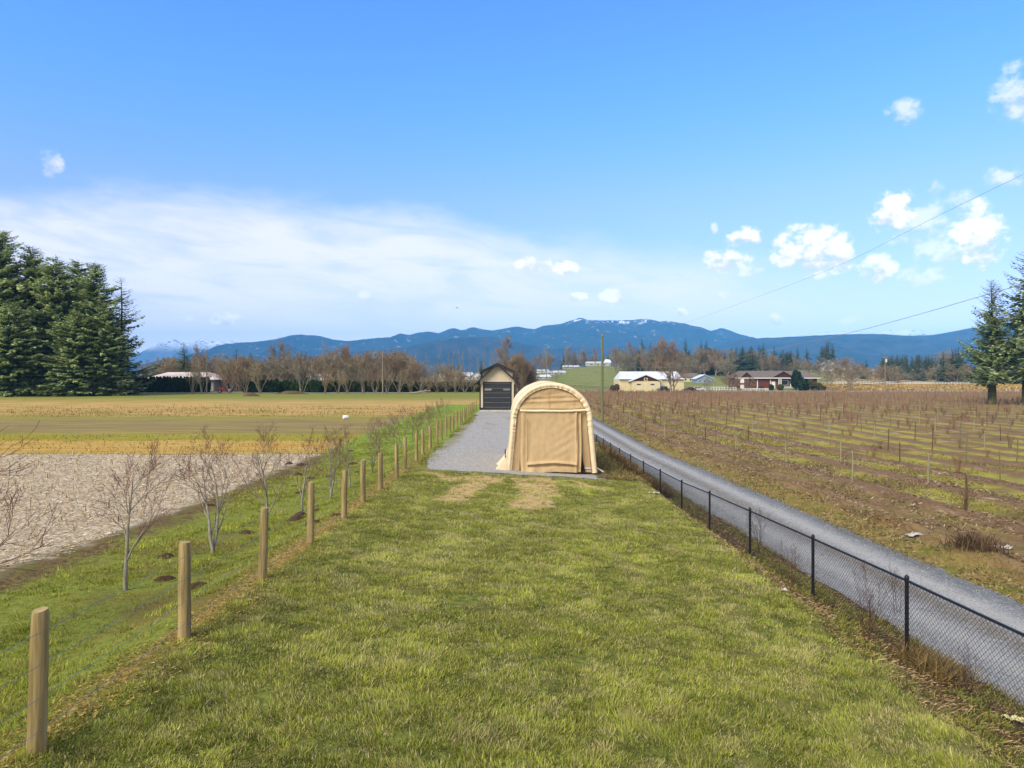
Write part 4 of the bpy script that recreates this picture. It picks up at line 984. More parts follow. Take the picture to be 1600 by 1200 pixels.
for px, top, lab in ((1134,582,'small leaning bare tree by the white rails'),(1143,578,'small bare tree left of the brick farmhouse'),(1170,588,'small round bare tree in front of the brick farmhouse'),(1106,590,'low bare shrub-like tree beside the red car'),(1298,578,'bare tan tree at the right end of the brick farmhouse'),(1328,590,'low bare tree right of the brick farmhouse')): btree(bt[px % 6], px, top, 242, lab, None, 1.3)
for i in range(34): px = fr.uniform(1290, 1640); btree(bt[i % 6], px, float(574+fr.uniform(-8, 8)-sstep(1400, 1640, px)*10), fr.uniform(300, 380), 'bare brown tree along the back of the golden field', 'bare trees behind the golden field', 1.4)
for px in (1478, 1490): btree(bgt[1], px, 541, 400, 'tall pinkish bare tree right of the plantation', 'tall bare trees right of the plantation', .9)
# evergreen hedges and shrubs
def leafmass(name, boxes, n, size, c0, c1, seed, cols=None):
    r_ = np.random.default_rng(seed); P = []
    for (cx, cy, cz, rx, ry, rz) in boxes:
        m = int(n/len(boxes)); th = r_.uniform(0, 2*np.pi, m); u = r_.uniform(-1, 1, m); rr = r_.uniform(.72, 1.03, m)
        q = np.sqrt(1-u*u); P.append(np.stack([cx+rx*rr*q*np.cos(th), cy+ry*rr*q*np.sin(th), cz+rz*rr*u], 1))
    P = np.concatenate(P); N = len(P); d1 = r_.normal(0, 1, (N, 3)); d1 /= np.linalg.norm(d1, axis=1, keepdims=True); d2 = np.cross(d1, r_.normal(0, 1, (N, 3))); d2 /= np.linalg.norm(d2, axis=1, keepdims=True)
    s_ = size*r_.uniform(.6, 1.3, (N, 1)); V = np.stack([P-d1*s_, P+d2*s_*.5, P+d1*s_, P-d2*s_*.5], 1).reshape(-1, 3)
    f = r_.random((N, 1)); C = np.array(lin(c0))*(1-f)+np.array(lin(c1))*f
    return _mesh(name, V, [np.arange(N*4).reshape(-1, 4)], m_hedge, col=np.repeat(C, 4, 0))
def hedge(px0, px1, pyt, d, lab, n, jag=.15, c=('1c2a12', '33431c'), rad=.55):
    x0, x1 = at(px0, d), at(px1, d); xs = np.arange(x0, x1, rad*1.5); r_ = random.Random(int(px0)); zt_ = zt(pyt, d); z0 = float(H((x0+x1)/2, d)); bx = []
    for x in xs:
        hh = (zt_-z0)*r_.uniform(1-jag, 1); bx.append((x-x0, r_.uniform(-.2, .2), hh*.48, rad, rad*1.1, hh*.52))
    o = link('cedar_hedge', leafmass('cedar_hedge', bx, n, .3, c[0], c[1], int(px0)), None, (x0, d, z0)); tag(o, lab, 'hedge', 'evergreen hedges beyond the left field')
hedge(214, 330, 588, 172, 'clipped dark green hedge in front of the left barn', 16000, .05)
hedge(384, 436, 592, 170, 'dark hedge behind the pale multi-stemmed trees, next to the driveway', 9000, .1, rad=.7)
hedge(438, 500, 593, 172, 'row of pointed bright green cedars in the middle of the far field edge', 12000, .22, ('22351a', '3c5220'), .75)
hedge(502, 640, 594, 174, 'long dark cedar hedge behind the pale bare stems', 18000, .1, ('222a16', '3a4222'), .8)
hedge(642, 752, 596, 176, 'dark green cedar hedge running up to the shed', 14000, .12, rad=.75)
def shrub(px, top, d, k, lab, c=('1d2a18', '36452a'), cat='shrub', name='shrub', conif=False):
    x, y, z = base(px, d); h = zt(top, d)-z; r_ = random.Random(px); bx = [(r_.uniform(-.3, .3)*h*k, r_.uniform(-.3, .3)*h*k, h*(.3+.12*j), h*k*(.5-.07*j), h*k*.5, h*.32) for j in range(4)]
    tag(link(name, leafmass(name, bx, 2600, h*.06+.06, c[0], c[1], px), None, (x, y, z)), lab, cat)
shrub(1247, 578, 243, .62, 'dark rounded evergreen in front of the brick farmhouse', ('1a2a20', '2c3e2c'), 'tree', 'evergreen_tree')
shrub(1206, 600, 243, .7, 'small clipped bush by the white door'); shrub(1220, 600, 243, .9, 'small green bush at the porch steps', ('3a431f', '575a2c'))
shrub(1265, 594, 243, 1.3, 'olive bush right of the dark evergreen', ('3a3d22', '55522e')); shrub(1280, 598, 244, 1.2, 'olive bush at the right end of the brick farmhouse', ('44431f', '57502b'))
shrub(962, 600, 238, 1.2, 'brown bush at the left corner of the cream barn', ('4c3c30', '6a5442')); shrub(1189, 602, 242, 1.0, 'low brown bush before the garage door', ('3c3a28', '54503a'))
# ================================================================ FAR BUILDINGS
m_metal = simple('white_metal_roof', 'c9cdd2', 'bcc1c8', .4, .5); m_pink = simple('faded_roof', 'b9a5a0', 'cfc7c4', .25, .7); m_cream = simple('cream_wall', 'c9bd95', 'bdb189', .5, .8)
m_brown = simple('brown_gable', '4a2f24', '3f281f', 1, .8); m_brick = simple('red_brick', '6b4538', '5c3c31', 2, .9, bump=.2); m_shgl = simple('grey_brown_shingle', '6f6560', '605853', 1.5, .9)
m_win = simple('far_window', '262b30', '343b42', .5, .3); m_gar = simple('brown_garage_door', '6a3526', '5f3022', 1, .7); m_grey = simple('grey_siding', 'a3a29c', '95948f', .5, .8); m_blue = simple('blue_grey_siding', '7f90a5', '75869b', .5, .8)
m_lroof = simple('light_roof', 'b5b6b6', 'a5a7a8', .6, .7)
class House:
    def __init__(s, name, lab, cat, px, d, drop=0, rz=0, group=None):
        x, y, z = base(px, d); s.T = thing(name, lab, cat, (x, y, z-drop), rz, group); s.k = d/F
    def wall(s, a, b, m, name='wall'): return MB().box(a, b).build(name, m, s.T)
    def gable_x(s, x0, x1, y0, y1, z0, z1, mr, ov=.5, th=.18, hip=0, name='roof'):      # ridge along x
        ym = (y0+y1)/2; mb = MB()
        A = [(x0-ov, y0-ov, z0), (x1+ov, y0-ov, z0), (x1+ov, y1+ov, z0), (x0-ov, y1+ov, z0)]; B = [(x0-ov+hip, ym, z1), (x1+ov-hip, ym, z1)]
        mb.poly([A[0], A[1], B[1], B[0]]); mb.poly([A[2], A[3], B[0], B[1]]); mb.poly([A[1], A[2], B[1]]); mb.poly([A[3], A[0], B[0]]); mb.poly([A[3], A[2], A[1], A[0]])
        return mb.build(name, mr, s.T)
    def gable_y(s, x0, x1, y0, y1, z0, z1, mr, mw, ov=.4, th=.22, name='roof'):      # ridge along y, gable to the camera
        xm = (x0+x1)/2; MB().prism([(x0, z0), (xm, z1-.1), (x1, z0)][::-1], y0, y1).build('gable', mw, s.T)
        sl = (z1-z0)/(xm-x0); mb = MB()
        for q in (-1, 1): xe = xm+q*((x1-x0)/2+ov); ze = z0-ov*sl; mb.prism([(xm, z1), (xe, ze), (xe, ze+th), (xm, z1+th)][::-q], y0-ov, y1)
        return mb.build(name, mr, s.T)
    def win(s, x, z, w_, h, y, m=None, name='window'):
        o = MB().box((x-w_/2, y-.05, z), (x+w_/2, y-.012, z+h)).build(name, m or m_win, s.T)
        f = MB()
        for a, b in (((x-w_/2-.08, z-.08), (x+w_/2+.08, z)), ((x-w_/2-.08, z+h), (x+w_/2+.08, z+h+.08)), ((x-w_/2-.08, z), (x-w_/2, z+h)), ((x+w_/2, z), (x+w_/2+.08, z+h))): f.box((a[0], y-.07, a[1]), (b[0], y-.01, b[1]))
        f.build('frame', m_white, o); return o
# left barn
h = House('barn', 'long low barn with pale pinkish metal roof behind the left hedge', 'barn', 277, 185, .2)
h.wall((-9, 0, 0), (9.5, 12, 3.3), m_grey); h.gable_x(-9, 9.5, 0, 12, 3.2, 5.2, m_pink, .8, hip=4.5)
for x in (-6, -2, 2, 6): h.win(x, 1.4, 1.4, 1.0, 0)
# cream barn
h = House('barn', 'cream barn with white metal roof and dark brown gable beside the big bare tree', 'barn', 1009, 240, .1)
h.wall((-8.6, 4, 0), (14, 16, 4.2), m_cream); h.gable_x(-8.2, 13.5, 3.6, 16, 4.2, 6.9, m_metal, .4, hip=1.2)
h.wall((-4.8, 0, 0), (4.9, 4.02, 3.7), m_cream); h.gable_y(-5.0, 5.1, -.05, 9, 3.6, 5.6, m_metal, m_brown, .5)
MB().box((-.6, -.1, 3.7), (.6, -.055, 4.7)).build('gable_panel', m_cream, h.T); mb = MB(); mb.tube([(0, -.16, 4.2), (0, -.11, 4.2)], .36, 12); mb.build('round_window', m_brown, h.T)
h.win(-2.4, 2.2, 1.4, .5, 0); h.win(2.3, 2.2, 1.4, .5, 0); MB().box((4.92, 3.9, 0), (6.6, 3.99, 2.6)).build('door', m_white, h.T)
# brick farmhouse
h = House('farmhouse', 'long red-brick farmhouse with grey-brown roof and white porch columns', 'house', 1217, 252, .25)
h.wall((-14.6, 1.2, 0), (14.2, 11, 3.9), m_brick); h.gable_x(-14.6, 14.2, 1.2, 11, 3.95, 6.5, m_shgl, .9, hip=3.2)
MB().box((-15.5, .18, 3.7), (15.1, .32, 4.0)).build('fascia', m_white, h.T)
h.wall((-14.2, 0.4, 0), (-10.6, 1.22, 3.7), m_brick, 'bay'); h.gable_y(-13.2, -9.6, .6, 6, 4.3, 5.9, m_shgl, m_brown, .35); h.gable_y(-1.6, 5.2, .6, 6, 4.3, 6.2, m_shgl, m_brown, .4)
MB().box((-6.8, 1.1, 0), (-3.0, 1.19, 2.9)).build('garage_door', m_gar, h.T)
for x in (-7.3, -2.6): MB().box((x-.15, 1.02, 0), (x+.15, 1.19, 3.3)).build('column', m_white, h.T)
MB().box((-2.2, 1.08, 0), (-.9, 1.19, 2.6)).build('door', m_white, h.T)
for x in (.2, .9, 4.4, 8.3): MB().box((x-.14, .3, 0), (x+.14, .58, 3.7)).build('column', m_white, h.T)
h.win(2.6, 1.4, 2.2, 1.6, 1.2); h.win(6, 1.4, 1.6, 1.4, 1.2); h.win(11.3, 2.4, 2.2, .9, 1.2); h.win(-13, 2.2, 1.2, 1.4, .4, m_white); h.win(-13, .2, 1.2, 1.2, .4, m_white)
MB().box((.9, -.4, 0), (8.2, .28, .9)).build('porch_wall', m_lroof, h.T); MB().box((8.4, .9, 0), (12, 1.19, 1.2)).build('porch_rail', m_white, h.T)
# small distant houses: (name, label, px, base py, width px, height px, d, wall, roof, gable)
far_h = [('house', 'white house with dark blue gable on the slope, right of the brick farmhouse', 1297, 12, 8.5, 560, m_lroof, m_blue, 1), ('house', 'grey long house among trees right of the white gabled one', 1330, 20, 4, 540, m_grey, m_lroof, 0),
  ('house', 'small grey house at the right edge of the hillside hamlet', 1355, 14, 5, 545, m_grey, m_lroof, 1), ('house', 'white steep-roofed house half hidden on the wooded slope', 1232, 11, 9, 600, m_white, m_lroof, 1), ('outbuilding', 'small pale blue shed on the green slope behind the cream barn', 1101, 8, 4.0, 330, m_blue, m_metal, 1),
  ('outbuilding', 'tan low building among bare trees left of the pale blue shed', 1079, 9, 4.5, 345, m_cream, m_shgl, 0), ('house', 'big white house on top of the green hill', 934, 20, 3.8, 600, m_lroof, m_lroof, 0), ('house', 'white flat block beside the big white hilltop house', 950, 5, 6, 606, m_lroof, m_white, 0),
  ('house', 'white long building on the hill left of the shelter top', 848, 10, 3, 560, m_white, m_lroof, 0), ('house', 'grey-white house on the hill with low roof', 893, 15, 3.2, 610, m_grey, m_lroof, 0), ('house', 'pale roofed house low on the hill between bare trunks', 868, 14, 3, 480, m_lroof, m_metal, 0),
  ('house', 'white gabled house left of the shed, nearest the poplars', 705, 6.5, 6.5, 430, m_white, m_shgl, 1), ('house', 'white long house among the poplars left of the shed', 724, 12, 5, 435, m_white, m_lroof, 0), ('house', 'small white house just left of the shed roof', 746, 8, 5, 425, m_white, m_lroof, 1),
  ('house', 'pale cottage at the edge of the bare wood, left of the white houses', 688, 9, 4, 420, m_cream, m_lroof, 0), ('house', 'white house glimpsed through the bare wood', 473, 7, 9.5, 250, m_white, m_lroof, 1), ('house', 'white wall seen through the bare wood, right of the spreading tree', 511, 6, 7.5, 252, m_white, m_lroof, 0), ('house', 'white roofed house low on the slope before the hill', 845, 12, 2.8, 420, m_lroof, m_metal, 0)]
for nm, lab, px, wd, ht, d, mw, mr, gb in far_h:
    h = House(nm, lab, 'house' if nm == 'house' else 'shed', px, d, .3); w2 = wd/2; e = ht*.55; h.wall((-w2, 0, 0), (w2, 8, e), mw)
    if gb: h.gable_y(-w2, w2, -.06, 8, e, ht, mr, mw, .5)
    else: h.gable_x(-w2, w2, 0, 8, e-.02, ht, mr, .5, hip=1.0)
    for q in (-.5, .0, .5): h.win(w2*q*1.1, e*.35, wd*.1, e*.35, 0)

# ================================================================ VEHICLES
m_tyre = simple('tyre', '1b1b1b', '242424', 5, .9); m_rim = simple('rim', '9a9c9f', '86888b', 5, .4, .6); m_vgl = simple('car_glass', '1d242b', '2a333c', 1, .1, spec=.6); m_lamp = simple('headlight', 'd6d6cf', 'c2c2bb', 5, .2)
def vehicle(name, lab, cat, px, d, prof, glass, L, paint, rz=0, wr=.34, wheels=(-.31, .31)):
    x, y, z = base(px, d); T = thing(name, lab, cat, (x, y, z), rz); W_ = .92
    me = MB().prism([(p[0], p[1]) for p in prof], -W_, W_).build('body', paint, T); bv = me.modifiers.new('bevel', 'BEVEL'); bv.width = .08; bv.segments = 2
    for gp in glass:
        g_ = MB(); g_.prism(gp, -W_-.012, W_+.012); g_.build('window', m_vgl, T)
    for wx in wheels:
        for sy in (-1, 1):
            w_ = MB().tube([(wx*L, sy*.72, wr), (wx*L, sy*.95, wr)], wr, 18).build('wheel', m_tyre, T); MB().tube([(wx*L, sy*.94, wr), (wx*L, sy*.965, wr)], wr*.58, 12).build('rim', m_rim, w_)
    for sx in (-1,):
        for sy in (-.6, .6): MB().box((sx*L/2-.03, sy-.16, .68), (sx*L/2+.04, sy+.16, .84)).build('headlight', m_lamp, T)
    return T
pk = [(-2.7,.45),(2.7,.45),(2.75,1.05),(.75,1.08),(.55,1.75),(-.75,1.78),(-1.25,1.15),(-2.65,1.0),(-2.75,.6)]
vehicle('pickup_truck', 'dark blue pickup truck parked by the cream barn', 'truck', 1038, 236, pk[::-1], [[(-1.12,1.15),(-.72,1.68),(-.2,1.68),(-.2,1.15)][::-1], [(-.1,1.15),(-.1,1.68),(.42,1.66),(.6,1.15)][::-1]], 5.5, simple('dark_blue_paint', '1d2838', '192230', 1, .3, spec=.5), .5, .4)
cr = [(-2.2,.35),(2.2,.35),(2.25,.85),(1.8,1.0),(1.1,1.42),(-.4,1.45),(-1.1,1.0),(-2.1,.85),(-2.25,.55)]
cg = [[(-.95,1.0),(-.38,1.38),(.25,1.38),(.25,1.0)][::-1], [(.33,1.0),(.33,1.38),(1.02,1.35),(1.5,1.0)][::-1]]
vehicle('parked_car', 'dark red car parked beside the white rails', 'car', 1077, 238, cr[::-1], cg, 4.5, simple('red_paint', '5d1f26', '551c22', 1, .35, spec=.5), .1)
vehicle('parked_car', 'silver car parked right of the dark red one', 'car', 1091, 240, cr[::-1], cg, 4.5, simple('silver_paint', 'b4b8bc', 'a7abaf', 1, .35, spec=.5), 2.9)
# small red tractor on the left driveway
def tractor():
    x, y, z = base(353, 168); T = thing('tractor', 'small red tractor standing on the driveway behind the pale bare stems', 'tractor', (x, y, z+.02), .3); rp = simple('tractor_red', 'a8321f', '97301f', 1, .5)
    b = MB(); b.prism([(-1.7,.6),(-1.7,1.25),(-.4,1.35),(-.3,1.0),(.9,1.0),(.9,.6)][::-1], -.35, .35); b.build('bonnet', rp, T)
    MB().prism([(.2,1.0),(1.4,1.0),(1.2,1.35),(.3,1.35)][::-1], -.8, .8).build('fender', rp, T)
    c = MB()
    for sx, sy in ((0,-.6),(0,.6),(1.1,-.6),(1.1,.6)): c.tube([(sx, sy, 1.0), (sx, sy, 2.3)], .04, 6)
    c.build('cab_frame', m_blk, T); MB().box((-.2, -.75, 2.3), (1.3, .75, 2.42)).build('roof', rp, T)
    for sx, r in ((.8, .7), (-1.3, .42)):
        for sy in (-1, 1): w_ = MB().tube([(sx, sy*.65, r), (sx, sy*.95, r)], r, 18).build('wheel', m_tyre, T); MB().tube([(sx, sy*.94, r), (sx, sy*.97, r)], r*.5, 12).build('rim', m_rim, w_)
tractor()
# white rail fences
def rails(name, lab, px0, px1, d0, d1, n, hgt, mat, nr=2, group=None):
    x0, y0, z0 = base(px0, d0); x1, y1, z1 = base(px1, d1); T = thing(name, lab, 'fence', (x0, y0, z0), 0, group); P = []
    for i in range(n+1):
        q = i/n; x, y = x0+(x1-x0)*q, y0+(y1-y0)*q; z = float(H(x, y)); P.append((x-x0, y-y0, z-z0))
    pm = MB().box((-.08, -.08, -.2), (.08, .08, hgt)).mesh('fence_post', mat)
    for p in P: link('fence_post', pm, T, p)
    for k in range(nr):
        mb = MB(); hh = hgt*(k+.75)/nr
        for a, b in zip(P[:-1], P[1:]): mb.tube([(a[0], a[1]-.1, a[2]+hh), (b[0], b[1]-.1, b[2]+hh)], .09, 4)
        mb.build('rail', mat, T)
rails('rail_fence', 'white rail fence between the parked cars and the brick farmhouse', 1098, 1150, 243, 241, 12, 1.4, m_white)
rails('rail_fence', 'white rail fence in front of the brick farmhouse garage', 1160, 1200, 241, 241, 9, .9, m_white)
rails('rail_fence', 'long white fence running across behind the golden field', 1285, 1560, 300, 300, 60, 1.5, m_white, 3)
rails('rail_fence', 'dark wooden rail fence across the green slope below the hill', 880, 968, 300, 262, 22, 1.2, simple('grey_wood', '6f6a5f', '5e594f', 1, .9))
# ================================================================ UTILITY POLES AND WIRES
m_pole = simple('mossy_pole', '5e6845', '6f6a50', .5, .9, stretch=(3, 3, .4)); m_pole2 = simple('grey_pole', '857d6e', '746c5e', .5, .9); m_tr = simple('transformer_grey', 'c5c8cb', 'b5b8bb', 2, .5); m_cable = simple('cable', '3a3d40', '2e3134', 3, .7); m_cable2 = simple('pale_cable', '8f8d86', '7f7d76', 3, .7)
def pole(px, top, d, lab, r=.15, arm=True, mat=m_pole2, tr=False):
    x, y, z = base(px, d); h = zt(top, d)-z; T = thing('utility_pole', lab, 'pole', (x, y, z)); MB().tube([(0, 0, -.5), (0, 0, h*.5), (0, 0, h)], [r*1.15, r, r*.8], 12).build('pole', mat, T, smooth=True)
    if arm: MB().box((-.9, -.08, h-.6), (.9, .08, h-.45)).build('crossarm', mat, T); [MB().tube([(q, 0, h-.45), (q, 0, h-.25)], .05, 6).build('insulator', m_tr, T) for q in (-.8, 0, .8)]
    else: MB().tube([(0, -.1, h-.35), (0, -.3, h-.25)], .04, 6).build('insulator', m_tr, T); MB().box((-.05, -r-.06, h*.62), (.05, -r, h*.62+.25)).build('bracket', m_galv, T)
    if tr: MB().tube([(.35, -.1, h-2.1), (.35, -.1, h-1.0)], .28, 12).build('transformer', m_tr, T)
    return T
pole(941, 520, 89, 'tall greenish wooden utility pole beside the gravel road behind the shelter', .16, False, m_pole)
pole(598, 549, 158, 'thin pale utility pole at the far edge of the left field', .13, False); pole(323, 546, 166, 'pale utility pole in front of the left barn', .13, False)
pole(1383, 556, 234, 'utility pole with a white transformer in the golden field', .16, True, m_pole2, True); pole(854, 543, 330, 'utility pole among bare trees on the near slope of the hill', .16, True); pole(863, 578, 300, 'short pole low on the slope behind the shelter', .14, False)
pole(1094, 571, 400, 'thin distant pole in front of the dark hillside wood', .12, False)
def wire(name, pts, r, mat, lab): tag(MB().tube(pts, r, 5).build(name, mat), lab, 'cable')
def cat3(a, b, sag, n=24):
    a, b = Vector(a), Vector(b); out = []
    for i in range(n+1): q = i/n; p = a.lerp(b, q); p.z -= sag*4*q*(1-q); out.append(tuple(p))
    return out
def wpx(L): return [(at(p, d), d, zt(q, d)) for p, q, d in L]
def smooth_path(P, n=6):
    out = []
    for i in range(len(P)-1):
        p0 = Vector(P[max(i-1, 0)]); p1 = Vector(P[i]); p2 = Vector(P[i+1]); p3 = Vector(P[min(i+2, len(P)-1)])
        for k in range(n):
            t_ = k/n; out.append(tuple(.5*((2*p1)+(p2-p0)*t_+(2*p0-5*p1+4*p2-p3)*t_*t_+(3*p1-p0-3*p2+p3)*t_**3)))
    return out+[P[-1]]
XW = 11.45
def along(L): return smooth_path([(XW, F*XW/(px-800), zt(py, F*XW/(px-800))) for px, py in L])
wire('power_line', along([(942,523),(984,520),(1060,507),(1180,465),(1310,415),(1450,345),(1600,272),(1800,180)]), .0035, m_cable, 'thin dark wire rising from the greenish pole to the upper right edge of the photo')
wire('power_line', along([(943,567),(1000,574),(1060,573),(1130,563),(1200,548),(1320,522),(1440,490),(1560,455),(1760,400)]), .008, m_cable2, 'paler sagging cable crossing in front of the hillside wood')
P1 = wpx([(1268,608,243),(1450,593,110),(1530,582,92),(1640,568,78),(1800,548,66)]); wire('power_line', smooth_path(P1), .04, m_cable, 'thick dark cable dropping from the right edge towards the brick farmhouse')
P1 = wpx([(1285,603,243),(1450,590,112),(1530,579,94),(1640,563,80),(1800,540,68)]); wire('power_line', smooth_path(P1), .03, m_cable, 'thinner dark cable just above the thick one at the right edge')
P1 = wpx([(1384,558,234),(1450,556,150),(1540,550,115),(1700,540,90)]); wire('power_line', smooth_path(P1), .012, m_cable, 'thin wire from the transformer pole to the right edge')
P1 = wpx([(1340,613,236),(1470,605,120),(1600,593,90),(1760,582,75)]); wire('power_line', smooth_path(P1), .018, m_cable2, 'lowest pale cable in front of the golden field at the right')
# ================================================================ SMALL THINGS IN THE FIELDS
def drum():
    d = ground_d(540, 655); x = at(540, d); z = float(H(x, d)); T = thing('barrel', 'white plastic barrel lying on its side in the left field', 'barrel', (x, d, z+.18), .5); T.scale = (.75, .75, .75)
    mb = MB(); mb.tube([(-.34, 0, 0), (-.30, 0, 0), (-.1, 0, 0), (-.08, 0, 0), (.1, 0, 0), (.12, 0, 0), (.3, 0, 0), (.34, 0, 0)], [.2, .25, .25, .262, .262, .25, .25, .2], 18); mb.build('body', m_white, T, smooth=True)
    MB().tube([(.33, .08, .06), (.37, .08, .06)], .05, 8).build('cap', simple('blue_cap', '3d5a80', '35506f', 3, .6), T)
drum()
m_paper = simple('pale_litter', 'bdbab0', '8f8b7e', 6, .8)
def scrap(px, py, L, lab, mat=m_paper, seed=0, name='plastic_scrap', h=.06):
    L *= .62; h *= .55
    d = ground_d(px, py); x = at(px, d); n = 9; r_ = random.Random(seed); V = []
    for j in range(n):
        for i in range(n): u, v = i/(n-1)-.5, j/(n-1)-.5; V.append((u*L*(1+.2*math.sin(v*7+seed)), v*L*.5*(1+.3*math.sin(u*5)), .02+h*abs(math.sin(u*6+seed)*math.cos(v*5+seed*2))+r_.uniform(0, h*.5)))
    tag(link(name, _mesh(name, np.array(V), [grid_faces(n, n)], mat, smooth=False), None, (x, d, float(H(x, d))+.01), r_.uniform(-.5, .5)), lab, 'litter')
scrap(1022, 772, .55, 'crumpled white plastic lying under the chain-link fence', seed=1); scrap(1566, 858, .75, 'pale heap of plastic film by the dry weeds at the right edge', seed=2, h=.12); scrap(1430, 834, 1.1, 'long pale strip of plastic on the soil beside the gravel road', seed=3); scrap(1427, 792, .22, 'small white scrap standing on the brown soil', seed=4, h=.15)
scrap(1224, 926, .22, 'white scrap at the lawn edge between two fence posts', seed=5); scrap(1485, 1062, .2, 'small white scrap right of the nearest fence post', seed=6); scrap(1583, 1128, .34, 'pale yellow torn card in the lower right corner', simple('yellow_card', 'c9c58a', 'b8b47c', 6, .8), 7)
scrap(1178, 874, .16, 'small white scrap at the foot of the third near fence post', seed=8); scrap(1302, 966, .16, 'small pale scrap in the litter right of a fence post', seed=9); scrap(1440, 745, .35, 'flat white patch in the berry rows', seed=10)
# fallen logs / mounds at the far edge of the left field
m_mound = simple('mound_soil', '5b4a38', '4a3c2d', .8, .95, bump=.5)
for px, py, L, lab in ((455, 616, 4.0, 'low brown soil mound at the far edge of the left field'), (392, 619, 1.8, 'small dark brush mound among the pale stems')):
    d = ground_d(px, py); V, Fs, Q = blob(px, L, .8, .8); tag(link('soil_mound', _mesh('soil_mound', V, [np.array(Fs), np.array(Q)], m_mound), None, (at(px, d), d, float(H(at(px, d), d))-.05)), lab, 'mound')
for px, L, c, lab in ((273, 1.0, '8a6238', 'brown boulder beside the left driveway'), (281, .9, '4f5a52', 'grey-green boulder touching the brown one by the driveway')):
    d = ground_d(px, 612); V, Fs, Q = blob(px, L*.9, .6, 1.0, rough=.2); tag(link('boulder', _mesh('boulder', V, [np.array(Fs), np.array(Q)], simple('boulder_'+c, c, None, 1, .9)), None, (at(px, d), d, float(H(at(px, d), d))-.05)), lab, 'boulder')
lg = thing('fallen_log', 'fallen pale log lying on dark brush near the shed', 'log', base(657, 156)); MB().tube([(-2.4, 0, .25), (-.8, .1, .35), (.9, 0, .7), (2.3, .2, .75)], [.2, .22, .18, .1], 8).build('trunk', m_pole2, lg); MB().tube([(.6, 0, .6), (1.2, .3, 1.1), (1.6, .5, 1.3)], [.1, .07, .03], 6).build('branch', m_pole2, lg)
# a bird in the sky
bd = thing('bird', 'tiny dark bird flying high above the bare wood', 'bird', (at(714, 120), 120, zt(481, 120)), .6); mb_ = MB(); mb_.tube([(-.22, 0, 0), (-.1, 0, .01), (.05, 0, 0), (.16, 0, -.01), (.3, 0, 0)], [.01, .05, .06, .035, .012], 8); mb_.build('body', m_blk, bd)
for q in (-1, 1): MB().poly([(-.08, 0, .03), (.08, 0, .03), (.03, q*.22, .09), (-.05, q*.42, .03)][::q]).build('wing', m_blk, bd)

# ================================================================ SAPLINGS AND WEEDS BY THE CHAIN-LINK FENCE
m_sap = simple('sapling_bark', '5c4236', '4a352b', 3, .8)
sp = [tree_proto('s', 400+v, 1.8, .014, m_sap, m_sap, k=3, levels=3, kids=(7, 4, 3), ratio=.6, spread=.55, up=.35, wob=.1, twig=.0022, first=.08, split=0, stems=3) for v in range(3)]
for i, (px, py, top, lab) in enumerate([(1362,1005,868,'bare reddish sapling growing against the chain-link fence left of the nearest post'),(1240,930,845,'bare sapling leaning on the chain-link fence by the second nearest post'),(1190,868,790,'thin bare sapling by the third nearest fence post'),(1523,1085,1000,'low bare sapling at the fence near the lower right corner'),(1405,960,880,'thin sapling with a bent tip reaching over the fence rail')]):
    d = ground_d(px, py); x = at(px, d)-.05; z = float(H(x, d)); h = (py-top)/F*d; s_ = h/1.8; put_tree('sapling', sp[i % 3], (x, d, z), (s_*.75, s_*.75, s_), i*1.9, lab, 'sapling', 'bare saplings at the chain-link fence')
def straws(name, n, area, L, w_, cols, lab, cat, up=.2, seed=0, mat=None, fn=None, kind='stuff', bend=0):
    """thin loose blades: area -> function(rng,n)->x,y"""
    r_ = np.random.default_rng(seed); x, y = area(r_, n)
    if fn is not None: k = fn(x, y, r_); x, y = x[k], y[k]
    n = len(x); z = H(x, y); a = r_.uniform(0, 2*np.pi, n); l = L*r_.uniform(.4, 1.3, n)*(1+y/60); upv = np.clip(np.abs(r_.normal(up, up*.8, n)), 0, 2.5)
    d = np.stack([np.cos(a), np.sin(a), upv], 1); d /= np.linalg.norm(d, axis=1, keepdims=True); d *= l[:, None]
    ww = w_*r_.uniform(.5, 1.4, n)*(1+y/30); sd = np.stack([-np.sin(a), np.cos(a), r_.normal(0, .3, n)], 1)*ww[:, None]
    P = np.stack([x, y, z+.004+r_.uniform(0, .015, n)], 1); V = np.stack([P-sd, P+sd, P+d*.6+sd*.8+[0, 0, .01], P+d], 1).reshape(-1, 3)
    c = np.array([lin(q) for q in cols]); ci = c[r_.integers(0, len(c), n)]*r_.uniform(.75, 1.2, (n, 1))
    o = link(name, _mesh(name, V, [np.arange(n*4).reshape(-1, 4)], m_grass, col=np.repeat(ci, 4, 0))); tag(o, lab, cat, kind=kind); return o
m_grass = colmat('grass_blade', .75, .25)
uni = lambda x0, x1, y0, y1: (lambda r_, n: (r_.uniform(x0, x1, n), y1-(y1-y0)*r_.random(n)**.75 if False else r_.uniform(y0, y1, n)))
near_w = lambda x0, x1, y0, y1: (lambda r_, n: (r_.uniform(x0, x1, n), y0*(y1/y0)**r_.random(n)))
straws('dry_litter', 60000, near_w(5.0, 7.5, 5, 60), .065, .003, ['7a6543', '9a8458', '5c4a30', 'b09c72', '4a3b28'], 'dry dead grass and leaf litter under the chain-link fence', 'litter', .25, 1)
straws('litter_grass', 26000, near_w(5.2, 7.4, 5, 60), .11, .004, ['5d6a2a', '6f7430', '87803c'], 'sparse green grass in the litter under the chain-link fence', 'grass', 1.0, 2, fn=lambda x, y, r_: fbm(x*1.5, y*.8, 3) > .52)
